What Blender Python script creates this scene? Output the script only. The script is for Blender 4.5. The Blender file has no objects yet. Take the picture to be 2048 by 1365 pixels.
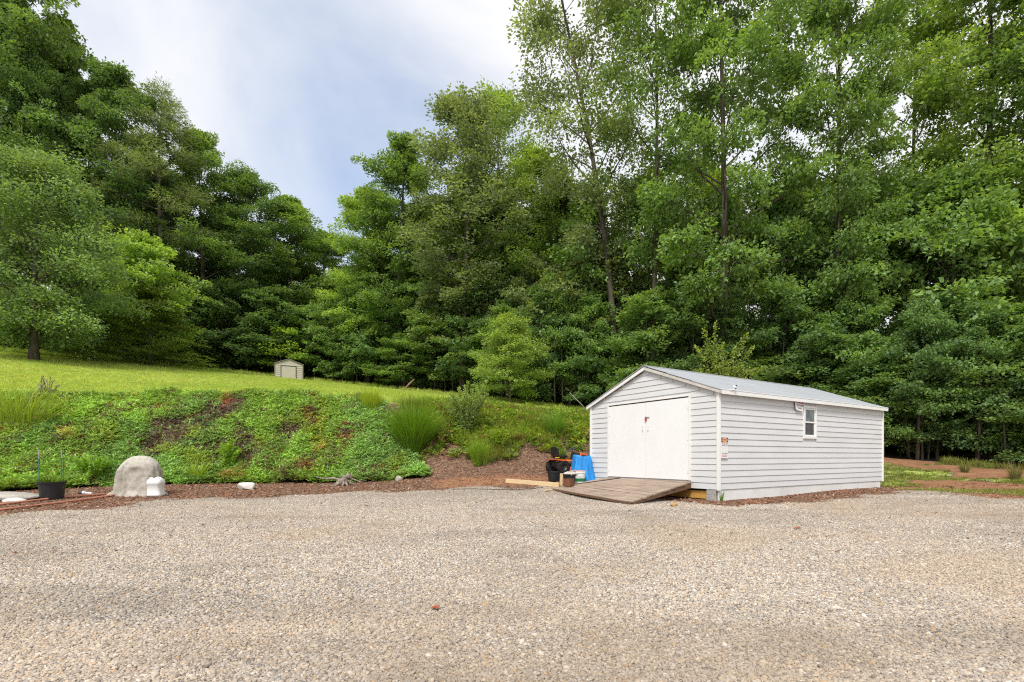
import bpy, math, random
import numpy as np
from mathutils import Vector, Matrix, Euler

random.seed(7)
RNG = np.random.default_rng(7)
scene = bpy.context.scene
col = scene.collection
PI = math.pi

# ------------------------------------------------------------------ camera
F, CX, HY, CAMH = 1006.0, 1024.0, 914.0, 1.2      # focal length in photo pixels, centre column, horizon row, eye height
cam_d = bpy.data.cameras.new('camera')
cam = bpy.data.objects.new('camera', cam_d)
col.objects.link(cam)
cam.location = (0, 0, CAMH)
cam.rotation_euler = (PI / 2, 0, 0)
cam_d.sensor_width = 36
cam_d.lens = F / 2048 * 36
cam_d.shift_y = (HY - 682.5) / 2048
cam_d.clip_start = 0.05
cam_d.clip_end = 3000
scene.camera = cam

# ------------------------------------------------------------------ helpers
def tag(o, label=None, cat=None, group=None, kind=None):
    if label: o['label'] = label
    if cat: o['category'] = cat
    if group: o['group'] = group
    if kind: o['kind'] = kind
    return o

def empty(name, loc=(0, 0, 0), rz=0.0, label=None, cat=None, group=None):
    o = bpy.data.objects.new(name, None)
    col.objects.link(o)
    o.location = loc
    o.rotation_euler = (0, 0, rz)
    o.empty_display_size = 0.2
    return tag(o, label, cat, group)

class MB:
    """collects shapes into one mesh"""
    def __init__(s): s.v = []; s.f = []
    def add(s, verts, faces):
        n = len(s.v)
        s.v += [tuple(p) for p in verts]
        s.f += [tuple(i + n for i in q) for q in faces]
    def box(s, c, size, rot=None):
        hx, hy, hz = size[0] / 2, size[1] / 2, size[2] / 2
        vs = [Vector((x, y, z)) for x in (-hx, hx) for y in (-hy, hy) for z in (-hz, hz)]
        if rot is not None:
            R = Euler(rot).to_matrix()
            vs = [R @ p for p in vs]
        c = Vector(c)
        s.add([p + c for p in vs], [(0, 1, 3, 2), (4, 6, 7, 5), (0, 4, 5, 1), (2, 3, 7, 6), (0, 2, 6, 4), (1, 5, 7, 3)])
        return s
    def box2(s, a, b):
        return s.box([(a[i] + b[i]) / 2 for i in range(3)], [abs(b[i] - a[i]) for i in range(3)])
    def hexa(s, v8):
        """8 corners: bottom ring 0-3, top ring 4-7"""
        s.add(v8, [(3, 2, 1, 0), (4, 5, 6, 7), (0, 1, 5, 4), (1, 2, 6, 5), (2, 3, 7, 6), (3, 0, 4, 7)])
        return s
    def tube(s, pts, radii, n=8, cap=True):
        pts = [Vector(p) for p in pts]
        if isinstance(radii, (int, float)): radii = [radii] * len(pts)
        rings = []
        ref = Vector((0.31, 0.17, 0.93))
        for i, p in enumerate(pts):
            a = pts[max(i - 1, 0)]; b = pts[min(i + 1, len(pts) - 1)]
            d = (b - a)
            d = d.normalized() if d.length > 1e-9 else Vector((0, 0, 1))
            r0 = ref if abs(d.dot(ref)) < 0.95 else Vector((1, 0, 0))
            x = d.cross(r0).normalized(); y = d.cross(x)
            rings.append([p + (x * math.cos(2 * PI * k / n) + y * math.sin(2 * PI * k / n)) * radii[i] for k in range(n)])
        vs = [q for r in rings for q in r]
        fs = [(i * n + k, i * n + (k + 1) % n, (i + 1) * n + (k + 1) % n, (i + 1) * n + k) for i in range(len(pts) - 1) for k in range(n)]
        if cap:
            fs.append(tuple(range(n - 1, -1, -1)))
            m = (len(pts) - 1) * n
            fs.append(tuple(range(m, m + n)))
        s.add(vs, fs)
        return s
    def lathe(s, prof, n=24, c=(0, 0, 0), closed=False, wob=None):
        vs = []
        for i, (r, z) in enumerate(prof):
            for k in range(n):
                a = 2 * PI * k / n
                rr = r * (wob(a, z) if wob else 1)
                vs.append((c[0] + rr * math.cos(a), c[1] + rr * math.sin(a), c[2] + z))
        m = len(prof)
        fs = [(i * n + k, i * n + (k + 1) % n, (i + 1) * n + (k + 1) % n, (i + 1) * n + k) for i in range(m - 1) for k in range(n)]
        if closed:
            fs += [((m - 1) * n + k, (m - 1) * n + (k + 1) % n, (k + 1) % n, k) for k in range(n)]
        else:
            if prof[0][0] > 1e-4: fs.append(tuple(range(n - 1, -1, -1)))
            if prof[-1][0] > 1e-4: fs.append(tuple(range((m - 1) * n, m * n)))
        s.add(vs, fs)
        return s
    def build(s, name, m, parent=None, smooth=False, bevel=0.0, loc=None):
        me = bpy.data.meshes.new(name)
        me.from_pydata(s.v, [], s.f)
        me.update()
        if smooth:
            me.polygons.foreach_set('use_smooth', [True] * len(me.polygons))
        me.materials.append(m)
        o = bpy.data.objects.new(name, me)
        col.objects.link(o)
        if parent: o.parent = parent
        if loc is not None: o.location = loc
        if bevel:
            b = o.modifiers.new('bevel', 'BEVEL'); b.width = bevel; b.segments = 2; b.limit_method = 'ANGLE'
        return o

def np_mesh(name, V, Q, mats, vattr=None, smooth=False):
    """fast mesh from numpy: V (n,3), Q (m,4) quads, one face-domain float"""
    me = bpy.data.meshes.new(name)
    n, m = len(V), len(Q)
    me.vertices.add(n)
    me.vertices.foreach_set('co', np.ascontiguousarray(V, dtype=np.float32).ravel())
    me.loops.add(m * 4)
    me.loops.foreach_set('vertex_index', np.ascontiguousarray(Q, dtype=np.int32).ravel())
    me.polygons.add(m)
    me.polygons.foreach_set('loop_start', np.arange(0, m * 4, 4, dtype=np.int32))
    if smooth:
        me.polygons.foreach_set('use_smooth', np.ones(m, dtype=bool))
    if vattr is not None:
        a = me.attributes.new('v', 'FLOAT', 'FACE')
        a.data.foreach_set('value', np.ascontiguousarray(vattr, dtype=np.float32))
    me.materials.append(mats)
    me.update(calc_edges=True)
    me.validate()
    return me

def hash2(i, j, seed):
    h = (i.astype(np.int64) * 374761393 + j.astype(np.int64) * 668265263 + seed * 1442695041) & 0xFFFFFFFF
    h = ((h ^ (h >> 13)) * 1274126177) & 0xFFFFFFFF
    h = h ^ (h >> 16)
    return (h & 0xFFFF) / 65535.0

def vnoise(x, y, size, seed=0, octaves=3):
    """value noise 0..1"""
    x = np.asarray(x, float); y = np.asarray(y, float)
    out = np.zeros(np.broadcast(x, y).shape); amp, tot = 1.0, 0.0
    for o in range(octaves):
        X = x / size * 2 ** o; Y = y / size * 2 ** o
        i = np.floor(X); j = np.floor(Y); fx = X - i; fy = Y - j
        fx = fx * fx * (3 - 2 * fx); fy = fy * fy * (3 - 2 * fy)
        i = i.astype(int); j = j.astype(int)
        a = hash2(i, j, seed + o); b = hash2(i + 1, j, seed + o); c = hash2(i, j + 1, seed + o); d = hash2(i + 1, j + 1, seed + o)
        out = out + amp * ((a * (1 - fx) + b * fx) * (1 - fy) + (c * (1 - fx) + d * fx) * fy)
        tot += amp; amp *= 0.5
    return out / tot

def sstep(a, b, x):
    t = np.clip((x - a) / (b - a), 0, 1)
    return t * t * (3 - 2 * t)

# ------------------------------------------------------------------ terrain
#            column   rise  foot        bank top     lawn edge
PROF = [(-1500, 9.0, 13.0, .20, 17.0, 4.0, 30.0, 9.2),
        (-800, 9.5, 14.0, .18, 18.5, 3.9, 33.0, 9.0),
        (0, 10.5, 15.5, .12, 20.0, 3.58, 36.0, 8.85),
        (300, 12.5, 17.5, .22, 21.5, 3.66, 44.0, 9.40),
        (600, 13.5, 18.5, .24, 22.5, 3.90, 54.0, 9.62),
        (750, 13.8, 18.8, .27, 22.8, 3.80, 50.0, 8.10),
        (850, 14.0, 19.0, .43, 23.3, 3.52, 46.0, 7.10),
        (1000, 14.5, 19.5, .66, 24.5, 3.45, 42.0, 5.83),
        (1184, 15.0, 20.0, .60, 26.0, 3.10, 38.0, 4.56),
        (1450, 16.0, 21.0, .40, 27.0, 2.1, 34.0, 2.8),
        (1770, 14.0, 19.0, .05, 27.0, .92, 29.0, 1.1),
        (2048, 11.0, 15.0, .00, 22.5, .40, 24.5, .5),
        (2800, 8.0, 12.0, .00, 18.0, .2, 20.0, .3),
        (3600, 8.0, 12.0, .00, 16.0, .2, 18.0, .3)]
PA = np.array(PROF, float)

def prof(px):
    """interpolated (rise, foot, zfoot, top, ztop, edge, zedge) at photo column px, lightly smoothed"""
    px = np.asarray(px, float)
    out = []
    for k in range(1, 8):
        s = 0
        for d, w in ((-60, .2), (-30, .2), (0, .2), (30, .2), (60, .2)):
            s = s + w * np.interp(px + d, PA[:, 0], PA[:, k])
        out.append(s)
    return out

def col_of(X, Y):
    Y = np.maximum(np.asarray(Y, float), 0.5)
    return np.clip(CX + F * np.asarray(X, float) / Y, -1500, 3600)

def H(X, Y):
    X = np.asarray(X, float); Y = np.asarray(Y, float)
    yr, yf, zf, yt, zt, ye, ze = prof(col_of(X, Y))
    z = np.where(Y < yf, zf * sstep(yr - 1, yf + 1.5, Y) / sstep(yr - 1, yf + 1.5, yf), 0.0)
    t = np.clip((Y - yf) / (yt - yf), 0, 1)
    tb = 0.55 * t + 0.45 * t * t * (3 - 2 * t)
    z = np.where((Y >= yf) & (Y < yt), zf + (zt - zf) * tb, z)
    u = (Y - yt) / (ye - yt)
    z = np.where((Y >= yt) & (Y < ye), zt + (ze - zt) * u, z)
    w = np.clip(Y - ye, 0, 60)
    z = np.where(Y >= ye, ze + 0.16 * w - 0.0013 * w * w, z)
    onbank = sstep(0, 1, (Y - yf) / 1.5) * (1 - sstep(0, 1, (Y - yt - 1) / 3))
    z = z + onbank * (vnoise(X, Y, 1.4, 5) - .5) * .28
    z = z + sstep(12, 20, Y) * (vnoise(X, Y, 7, 9, 2) - .5) * .10
    return z

def Hs(x, y): return float(H(np.array([x]), np.array([y]))[0])

def hit(px, py, y0=2.5, y1=80):
    """where the photo ray through (px,py) meets the ground"""
    Y = np.arange(y0, y1, 0.02)
    X = (px - CX) / F * Y
    zr = CAMH + (HY - py) / F * Y
    below = np.nonzero(H(X, Y) >= zr)[0]
    y = Y[below[0]] if len(below) else y1
    x = (px - CX) / F * y
    return Vector((x, y, Hs(x, y)))

def gp(px, Y, dz=0.0):
    x = (px - CX) / F * Y
    return Vector((x, Y, Hs(x, Y) + dz))

def ztop(py, Y): return CAMH + (HY - py) / F * Y

# zone weights (all in ground coordinates)
GE = [(-1500, 1060), (-300, 1050), (0, 1027), (200, 1013), (400, 998), (600, 991), (850, 981), (1000, 974), (1120, 975)]
ge_px = [g[0] for g in GE]; ge_Y = []
for g in GE:
    ge_Y.append(hit(g[0], g[1]).y)
ge_px += [1290, 1440, 1600, 1770, 1800, 2048, 2800, 3600]
ge_Y += [24.0, 24.0, 24.0, 18.2, 16.6, 13.6, 10.0, 8.0]

CO, SI = math.cos(math.atan2(.529, .849)), math.sin(math.atan2(.529, .849))
SHX, SHY, SHL, SHW = 5.57, 13.56, 9.55, 5.15
def to_shed(X, Y):
    dx, dy = np.asarray(X) - SHX, np.asarray(Y) - SHY
    return dx * CO + dy * SI, -dx * SI + dy * CO

def zones(X, Y):
    """weights gravel, mulch, grass, cover (juniper), forest, clay"""
    px = col_of(X, Y)
    yr, yf, zf, yt, zt, ye, ze = prof(px)
    n = vnoise(X, Y, 1.2, 21); n2 = vnoise(X, Y, 3.0, 31)
    yg = np.interp(px, ge_px, ge_Y)
    edge = 0.8 + 0.5 * (n2 - .5)
    gravel = 1 - sstep(-edge, edge, Y - yg + (n - .5) * 2.4)
    sx, sy = to_shed(X, Y)
    # mulch strip along the shed's long wall
    strip = sstep(-1.7, -.7, sy + (n - .5) * 1.3) * (1 - sstep(SHL + .2, SHL + 1.2, sx)) * sstep(-1.6, -.4, sx) * (sy < 2)
    gravel = gravel * (1 - strip)
    s = (Y - yf) / (yt - yf)
    # right boundary of the juniper cover leans to the right toward the foot
    rb = 748 + (1 - np.clip(s, 0, 1)) * 108 + (n - .5) * 16
    cover = sstep(-.05, .02, s + (n - .5) * .1) * (1 - sstep(.98, 1.06, s + (n - .5) * .12)) * (1 - sstep(rb - 4, rb + 4, px))
    forest = sstep(-.6, .8, Y - ye + (n - .5) * 1.6)
    # weeds/grass on the right hand bank: the lower part is bare mulch
    lim = np.interp(px, [850, 880, 960, 1010, 1050, 1110, 1184, 1300], [.58, .52, .22, .25, .42, .40, .62, .75])
    gr_bank = sstep(lim - .1, lim + .1, s + (n - .5) * .35)
    grass = np.where(px < 1300, np.where(px < 800, sstep(.95, 1.02, s), np.maximum(gr_bank, sstep(.92, 1.0, s))), 0)
    # right hand strip: patchy grass over red clay
    rs = sstep(-.8, 2.2, Y - yg + (n - .5) * 2.6)
    patch = sstep(.42, .60, vnoise(X * .45, Y, 1.3, 77, 4) + .10 * sstep(1950, 2080, px) - .22 * sstep(.6, 1.0, s) + .02)
    gravel = np.where(px >= 1700, np.maximum(gravel, (1 - rs) * (1 - strip)), gravel)
    grass = np.where(px >= 1700, rs * patch * (.46 + .25 * n2), grass)
    clay = np.where(px >= 1700, rs * (1 - patch), 0)
    clay = np.maximum(clay, sstep(820, 900, px) * (1 - sstep(1140, 1240, px)) * np.exp(-((Y - yg - 1.2) / 1.3) ** 2) * .9)
    grass = grass * (1 - forest) * (1 - cover)
    clay = clay * (1 - forest)
    mulch = np.clip(1 - gravel - grass - cover - forest, 0, 1)
    return gravel, mulch, grass, cover, forest, clay

def axis(segs):
    out = []
    for a, b, st in segs:
        k = max(1, int(round((b - a) / st)))
        out += list(np.linspace(a, b, k, endpoint=False))
    out.append(segs[-1][1])
    return np.array(out)

gx = axis([(-400, -120, 40), (-120, -40, 6), (-40, -22, 1.2), (-22, 22, .22), (22, 40, 1.2), (40, 120, 6), (120, 400, 40)])
gy = axis([(-200, -20, 30), (-20, 2, 2), (2, 8, .5), (8, 30, .22), (30, 66, .7), (66, 130, 6), (130, 600, 47)])
GX, GY = np.meshgrid(gx, gy)
GZ = H(GX, GY)
ZW = zones(GX, GY)

# ------------------------------------------------------------------ materials
class NT:
    def __init__(s, name):
        s.m = bpy.data.materials.new(name)
        s.m.use_nodes = True
        s.t = s.m.node_tree
        s.t.nodes.clear()
        s.out = s.n('ShaderNodeOutputMaterial')
    def n(s, typ, **kw):
        nd = s.t.nodes.new(typ)
        for k, v in kw.items():
            if hasattr(nd, k): setattr(nd, k, v)
            else: nd.inputs[k.replace('_', ' ')].default_value = v
        return nd
    def l(s, a, b): s.t.links.new(a, b)
    def noise(s, scale, detail=4, rough=.6, vec=None, dist=0):
        nd = s.n('ShaderNodeTexNoise')
        nd.inputs['Scale'].default_value = scale; nd.inputs['Detail'].default_value = detail
        nd.inputs['Roughness'].default_value = rough; nd.inputs['Distortion'].default_value = dist
        if vec is not None: s.l(vec, nd.inputs['Vector'])
        return nd
    def ramp(s, fac, stops, interp='LINEAR'):
        nd = s.n('ShaderNodeValToRGB')
        cr = nd.color_ramp; cr.interpolation = interp
        while len(cr.elements) < len(stops): cr.elements.new(.5)
        for e, (p, c) in zip(cr.elements, stops):
            e.position = p; e.color = (*c, 1) if len(c) == 3 else c
        s.l(fac, nd.inputs['Fac'])
        return nd
    def mix(s, fac, a, b, blend='MIX'):
        nd = s.n('ShaderNodeMix', data_type='RGBA', blend_type=blend)
        for i, v in ((0, fac), (6, a), (7, b)):
            if hasattr(v, 'is_output'): s.l(v, nd.inputs[i])
            elif isinstance(v, (int, float)): nd.inputs[i].default_value = v
            else: nd.inputs[i].default_value = (*v, 1)
        return nd.outputs[2]
    def math(s, op, a, b=0.0, clamp=False):
        nd = s.n('ShaderNodeMath', operation=op); nd.use_clamp = clamp
        for i, v in ((0, a), (1, b)):
            if hasattr(v, 'is_output'): s.l(v, nd.inputs[i])
            else: nd.inputs[i].default_value = v
        return nd.outputs[0]
    def bsdf(s, color, rough=.7, spec=.3, metal=0.0, normal=None):
        b = s.n('ShaderNodeBsdfPrincipled')
        if hasattr(color, 'is_output'): s.l(color, b.inputs['Base Color'])
        else: b.inputs['Base Color'].default_value = (*color, 1)
        if hasattr(rough, 'is_output'): s.l(rough, b.inputs['Roughness'])
        else: b.inputs['Roughness'].default_value = rough
        b.inputs['Specular IOR Level'].default_value = spec
        b.inputs['Metallic'].default_value = metal
        if normal is not None: s.l(normal, b.inputs['Normal'])
        s.l(b.outputs[0], s.out.inputs['Surface'])
        return b
    def bump(s, h, strength=.4, dist=.01, normal=None):
        b = s.n('ShaderNodeBump'); b.inputs['Strength'].default_value = strength; b.inputs['Distance'].default_value = dist
        s.l(h, b.inputs['Height'])
        if normal is not None: s.l(normal, b.inputs['Normal'])
        return b.outputs[0]
    def obj(s): return s.n('ShaderNodeTexCoord').outputs['Object']
    def geo(s): return s.n('ShaderNodeNewGeometry').outputs['Position']
    def attr(s, name, typ='GEOMETRY'):
        nd = s.n('ShaderNodeAttribute'); nd.attribute_name = name; nd.attribute_type = typ
        return nd

def simple(name, c, rough=.6, var=.15, scale=6, spec=.3, bump=.15, bscale=60, metal=0.0, dirt=None, stretch=None):
    """coloured surface with mottling, fine bump and optional dirt tint"""
    t = NT(name); v = t.obj()
    if stretch:
        mp = t.n('ShaderNodeMapping'); mp.inputs['Scale'].default_value = stretch; t.l(v, mp.inputs['Vector']); v = mp.outputs[0]
    nz = t.noise(scale, 5, .65, v)
    lo = tuple(x * (1 - var) for x in c); hi = tuple(min(1, x * (1 + var)) for x in c)
    c1 = t.ramp(nz.outputs['Fac'], [(.3, lo), (.7, hi)]).outputs[0]
    if dirt:
        nd = t.noise(scale * .4, 6, .7, v)
        f = t.ramp(nd.outputs['Fac'], [(.52, (0, 0, 0)), (.75, (1, 1, 1))]).outputs[0]
        c1 = t.mix(t.math('MULTIPLY', f, dirt[1]), c1, dirt[0])
    nb = t.noise(bscale, 3, .6, v)
    t.bsdf(c1, rough, spec, metal, t.bump(nb.outputs['Fac'], bump, .01))
    return t.m

# ground -----------------------------------------------------------
def ground_material():
    t = NT('ground_surface'); P = t.geo()
    z1 = t.attr('zone_a'); z2 = t.attr('zone_b')
    s1 = t.n('ShaderNodeSeparateColor'); t.l(z1.outputs['Color'], s1.inputs[0])
    s2 = t.n('ShaderNodeSeparateColor'); t.l(z2.outputs['Color'], s2.inputs[0])
    wg, wm, wl = s1.outputs; wc, wf, wy = s2.outputs
    fine = t.noise(9, 6, .7, P).outputs['Fac']
    def edge(w, k=.9):
        a = t.math('ADD', w, t.math('MULTIPLY', t.math('SUBTRACT', fine, .5), k))
        return t.ramp(a, [(.42, (0, 0, 0)), (.58, (1, 1, 1))]).outputs[0]
    # gravel
    vo = t.n('ShaderNodeTexVoronoi'); vo.inputs['Scale'].default_value = 38; t.l(P, vo.inputs['Vector']); vo.inputs['Randomness'].default_value = 1
    sc = t.n('ShaderNodeSeparateColor'); t.l(vo.outputs['Color'], sc.inputs[0])
    peb = t.ramp(sc.outputs[0], [(0, (.13, .11, .095)), (.2, (.27, .235, .2)), (.42, (.40, .345, .285)), (.62, (.40, .375, .35)), (.8, (.53, .47, .39)), (.93, (.48, .33, .19)), (1, (.68, .64, .58))]).outputs[0]
    vd = t.ramp(vo.outputs['Distance'], [(.0, (1, 1, 1)), (.45, (.9, .9, .9)), (.85, (.45, .42, .4))]).outputs[0]
    peb = t.mix(1.0, peb, vd, 'MULTIPLY')
    big = t.noise(.35, 5, .6, P).outputs['Fac']
    peb = t.mix(t.ramp(big, [(.42, (0, 0, 0)), (.7, (.55, .55, .55))]).outputs[0], peb, (.40, .33, .255))
    mid = t.noise(1.6, 4, .6, P).outputs['Fac']
    peb = t.mix(t.ramp(mid, [(.35, (.35, .35, .35)), (.5, (0, 0, 0))]).outputs[0], peb, (.31, .265, .215))
    # mulch
    v2 = t.n('ShaderNodeTexVoronoi'); v2.inputs['Scale'].default_value = 22
    mp = t.n('ShaderNodeMapping'); mp.inputs['Scale'].default_value = (1, 2.2, 1); t.l(P, mp.inputs['Vector']); t.l(mp.outputs[0], v2.inputs['Vector'])
    sm = t.n('ShaderNodeSeparateColor'); t.l(v2.outputs['Color'], sm.inputs[0])
    mul = t.ramp(sm.outputs[0], [(0, (.045, .026, .018)), (.4, (.16, .09, .058)), (.75, (.26, .155, .10)), (1, (.36, .27, .2))]).outputs[0]
    # clay
    cl = t.ramp(t.noise(3, 6, .7, P).outputs['Fac'], [(.3, (.22, .10, .055)), (.6, (.34, .18, .10)), (.8, (.40, .27, .17))]).outputs[0]
    # grass
    gn = t.noise(.5, 5, .65, P).outputs['Fac']; gf = t.noise(24, 3, .7, P).outputs['Fac']
    gr = t.ramp(gn, [(.3, (.30, .43, .085)), (.5, (.41, .51, .12)), (.72, (.54, .575, .19))]).outputs[0]
    gr = t.mix(.8, gr, t.ramp(gf, [(.3, (.55, .6, .5)), (.65, (1.1, 1.1, 1.0))]).outputs[0], 'MULTIPLY')
    # under the juniper, forest litter
    cv = t.ramp(gf, [(.3, (.03, .035, .015)), (.7, (.085, .075, .04))]).outputs[0]
    fo = t.ramp(t.noise(14, 5, .7, P).outputs['Fac'], [(.3, (.022, .018, .011)), (.7, (.075, .055, .035))]).outputs[0]
    c = t.mix(edge(wm), peb, mul)
    c = t.mix(edge(wy, .7), c, cl)
    c = t.mix(edge(wl, .8), c, gr)
    c = t.mix(edge(wc, .5), c, cv)
    c = t.mix(edge(wf, .5), c, fo)
    hb = t.math('ADD', t.math('MULTIPLY', vo.outputs['Distance'], -1.0), t.math('MULTIPLY', fine, .6))
    t.bsdf(c, .9, .12, 0, t.bump(hb, .8, .02))
    return t.m
M_GROUND = ground_material()

def leaf_material(name, mode, trans=.40, rough=.5, spec=.35, yellow=.35):
    """mode 'OBJECT': colour from the object; 'INSTANCER': from the scattered point"""
    t = NT(name)
    if mode == 'OBJECT':
        base = t.n('ShaderNodeObjectInfo').outputs['Color']
        v = t.attr('v').outputs['Fac']
    else:
        base = t.attr('tint', 'INSTANCER').outputs['Color']
        v = t.attr('v').outputs['Fac']
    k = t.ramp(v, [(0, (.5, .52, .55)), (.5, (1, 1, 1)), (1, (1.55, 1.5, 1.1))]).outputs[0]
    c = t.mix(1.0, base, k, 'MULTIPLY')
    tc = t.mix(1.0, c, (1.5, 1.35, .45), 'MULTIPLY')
    b = t.n('ShaderNodeBsdfPrincipled'); t.l(c, b.inputs['Base Color']); b.inputs['Roughness'].default_value = rough
    b.inputs['Specular IOR Level'].default_value = spec
    tr = t.n('ShaderNodeBsdfTranslucent'); t.l(tc, tr.inputs['Color'])
    mx = t.n('ShaderNodeMixShader'); mx.inputs[0].default_value = trans
    t.l(b.outputs[0], mx.inputs[1]); t.l(tr.outputs[0], mx.inputs[2]); t.l(mx.outputs[0], t.out.inputs['Surface'])
    return t.m
M_LEAF = leaf_material('leaf', 'OBJECT')
M_SPRIG = leaf_material('sprig', 'INSTANCER', .3, .6, .2)
M_GRASSBLADE = leaf_material('grass_blade', 'OBJECT', .35, .55, .25)

def bark_material():
    t = NT('bark'); v = t.obj()
    mp = t.n('ShaderNodeMapping'); mp.inputs['Scale'].default_value = (1, 1, .18); t.l(v, mp.inputs['Vector'])
    nz = t.noise(11, 6, .7, mp.outputs[0]).outputs['Fac']; n2 = t.noise(.7, 3, .6, v).outputs['Fac']
    c = t.ramp(nz, [(.3, (.035, .028, .021)), (.55, (.12, .098, .075)), (.75, (.21, .185, .15))]).outputs[0]
    c = t.mix(t.ramp(n2, [(.45, (0, 0, 0)), (.7, (.5, .5, .5))]).outputs[0], c, (.15, .155, .125))
    t.bsdf(c, .9, .15, 0, t.bump(nz, .7, .03))
    return t.m
M_BARK = bark_material()

def pebble_material():
    t = NT('pebble')
    a = t.attr('tint', 'INSTANCER').outputs['Color']
    nz = t.noise(40, 3, .6, t.obj()).outputs['Fac']
    c = t.mix(1.0, a, t.ramp(nz, [(.3, (.8, .8, .8)), (.7, (1.15, 1.15, 1.15))]).outputs[0], 'MULTIPLY')
    t.bsdf(c, .75, .3)
    return t.m
M_PEBBLE = pebble_material()

def chip_material():
    t = NT('wood_chip')
    a = t.attr('tint', 'INSTANCER').outputs['Color']
    t.bsdf(a, .9, .15)
    return t.m
M_CHIP = chip_material()

# ------------------------------------------------------------------ ground objects (one sheet, split by what covers it)
def build_ground():
    ny, nx = GX.shape
    V = np.stack([GX.ravel(), GY.ravel(), GZ.ravel()], 1)
    g, m, l, c, f, y = [w.ravel() for w in ZW]
    idx = np.arange(ny * nx).reshape(ny, nx)
    Q = np.stack([idx[:-1, :-1], idx[:-1, 1:], idx[1:, 1:], idx[1:, :-1]], -1).reshape(-1, 4)
    W = np.stack([g, m, l, c, f], 1)
    fz = np.argmax(W[Q].mean(1), 1)
    names = ['gravel_yard', 'mulch_bed', 'lawn', 'bank_slope', 'forest_floor']
    for k, nm in enumerate(names):
        q = Q[fz == k]
        used, inv = np.unique(q, return_inverse=True)
        me = np_mesh(nm, V[used], inv.reshape(-1, 4), M_GROUND, smooth=True)
        for an, comps in (('zone_a', (g, m, l)), ('zone_b', (c, f, y))):
            a = me.attributes.new(an, 'FLOAT_COLOR', 'POINT')
            d = np.ones((len(used), 4), np.float32)
            for j in range(3): d[:, j] = comps[j][used]
            a.data.foreach_set('color', d.ravel())
        o = bpy.data.objects.new(nm, me); col.objects.link(o)
        tag(o, kind='structure')
build_ground()

# ------------------------------------------------------------------ scatter ("stuff") via geometry nodes
def scatter(name, P, rot, scl, idx, tint, protos, label, cat, matname=None):
    me = bpy.data.meshes.new(name)
    n = len(P)
    me.vertices.add(n)
    me.vertices.foreach_set('co', np.ascontiguousarray(P, np.float32).ravel())
    a = me.attributes.new('rot', 'FLOAT_VECTOR', 'POINT'); a.data.foreach_set('vector', np.ascontiguousarray(rot, np.float32).ravel())
    if scl.ndim == 1: scl = np.repeat(scl[:, None], 3, 1)
    a = me.attributes.new('scl', 'FLOAT_VECTOR', 'POINT'); a.data.foreach_set('vector', np.ascontiguousarray(scl, np.float32).ravel())
    a = me.attributes.new('idx', 'INT', 'POINT'); a.data.foreach_set('value', np.ascontiguousarray(idx, np.int32))
    t4 = np.ones((n, 4), np.float32); t4[:, :3] = np.clip(tint, 0, 1)
    a = me.attributes.new('tint', 'FLOAT_COLOR', 'POINT'); a.data.foreach_set('color', t4.ravel())
    o = bpy.data.objects.new(name, me); col.objects.link(o)
    pc = bpy.data.collections.new(name + '_pieces')
    for k, m in enumerate(protos):
        q = bpy.data.objects.new('%s_piece_%02d' % (name, k), m)
        pc.objects.link(q)
    ng = bpy.data.node_groups.new(name + '_scatter', 'GeometryNodeTree')
    ng.interface.new_socket('Geometry', in_out='INPUT', socket_type='NodeSocketGeometry')
    ng.interface.new_socket('Geometry', in_out='OUTPUT', socket_type='NodeSocketGeometry')
    gi = ng.nodes.new('NodeGroupInput'); go = ng.nodes.new('NodeGroupOutput')
    ci = ng.nodes.new('GeometryNodeCollectionInfo'); ci.inputs['Collection'].default_value = pc
    ci.inputs['Separate Children'].default_value = True; ci.inputs['Reset Children'].default_value = True
    ip = ng.nodes.new('GeometryNodeInstanceOnPoints'); ip.inputs['Pick Instance'].default_value = True
    def na(nm, dt):
        k = ng.nodes.new('GeometryNodeInputNamedAttribute'); k.data_type = dt; k.inputs['Name'].default_value = nm
        return [s for s in k.outputs if s.name == 'Attribute' and s.enabled][0]
    ng.links.new(gi.outputs[0], ip.inputs['Points'])
    ng.links.new(ci.outputs[0], ip.inputs['Instance'])
    ng.links.new(na('idx', 'INT'), ip.inputs['Instance Index'])
    ng.links.new(na('rot', 'FLOAT_VECTOR'), ip.inputs['Rotation'])
    ng.links.new(na('scl', 'FLOAT_VECTOR'), ip.inputs['Scale'])
    ng.links.new(ip.outputs[0], go.inputs[0])
    md = o.modifiers.new('scatter', 'NODES'); md.node_group = ng
    tag(o, label, cat, None, 'stuff')
    return o

def norm(a): return a / np.maximum(np.linalg.norm(a, axis=-1, keepdims=True), 1e-9)

def leaf_quads(P, D, N, l, w, fold=.12):
    """diamond shaped leaves: base P, direction D, facing N"""
    n = len(P)
    D = norm(D); S = norm(np.cross(D, N)); U = np.cross(S, D)
    l = np.broadcast_to(np.asarray(l, float), (n,))[:, None]; w = np.broadcast_to(np.asarray(w, float), (n,))[:, None]
    mid = P + D * l * .45 + U * l * fold
    V = np.stack([P, mid + S * w * .5, P + D * l, mid - S * w * .5], 1).reshape(-1, 3)
    Q = np.arange(n * 4).reshape(n, 4)
    return V, Q

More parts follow.
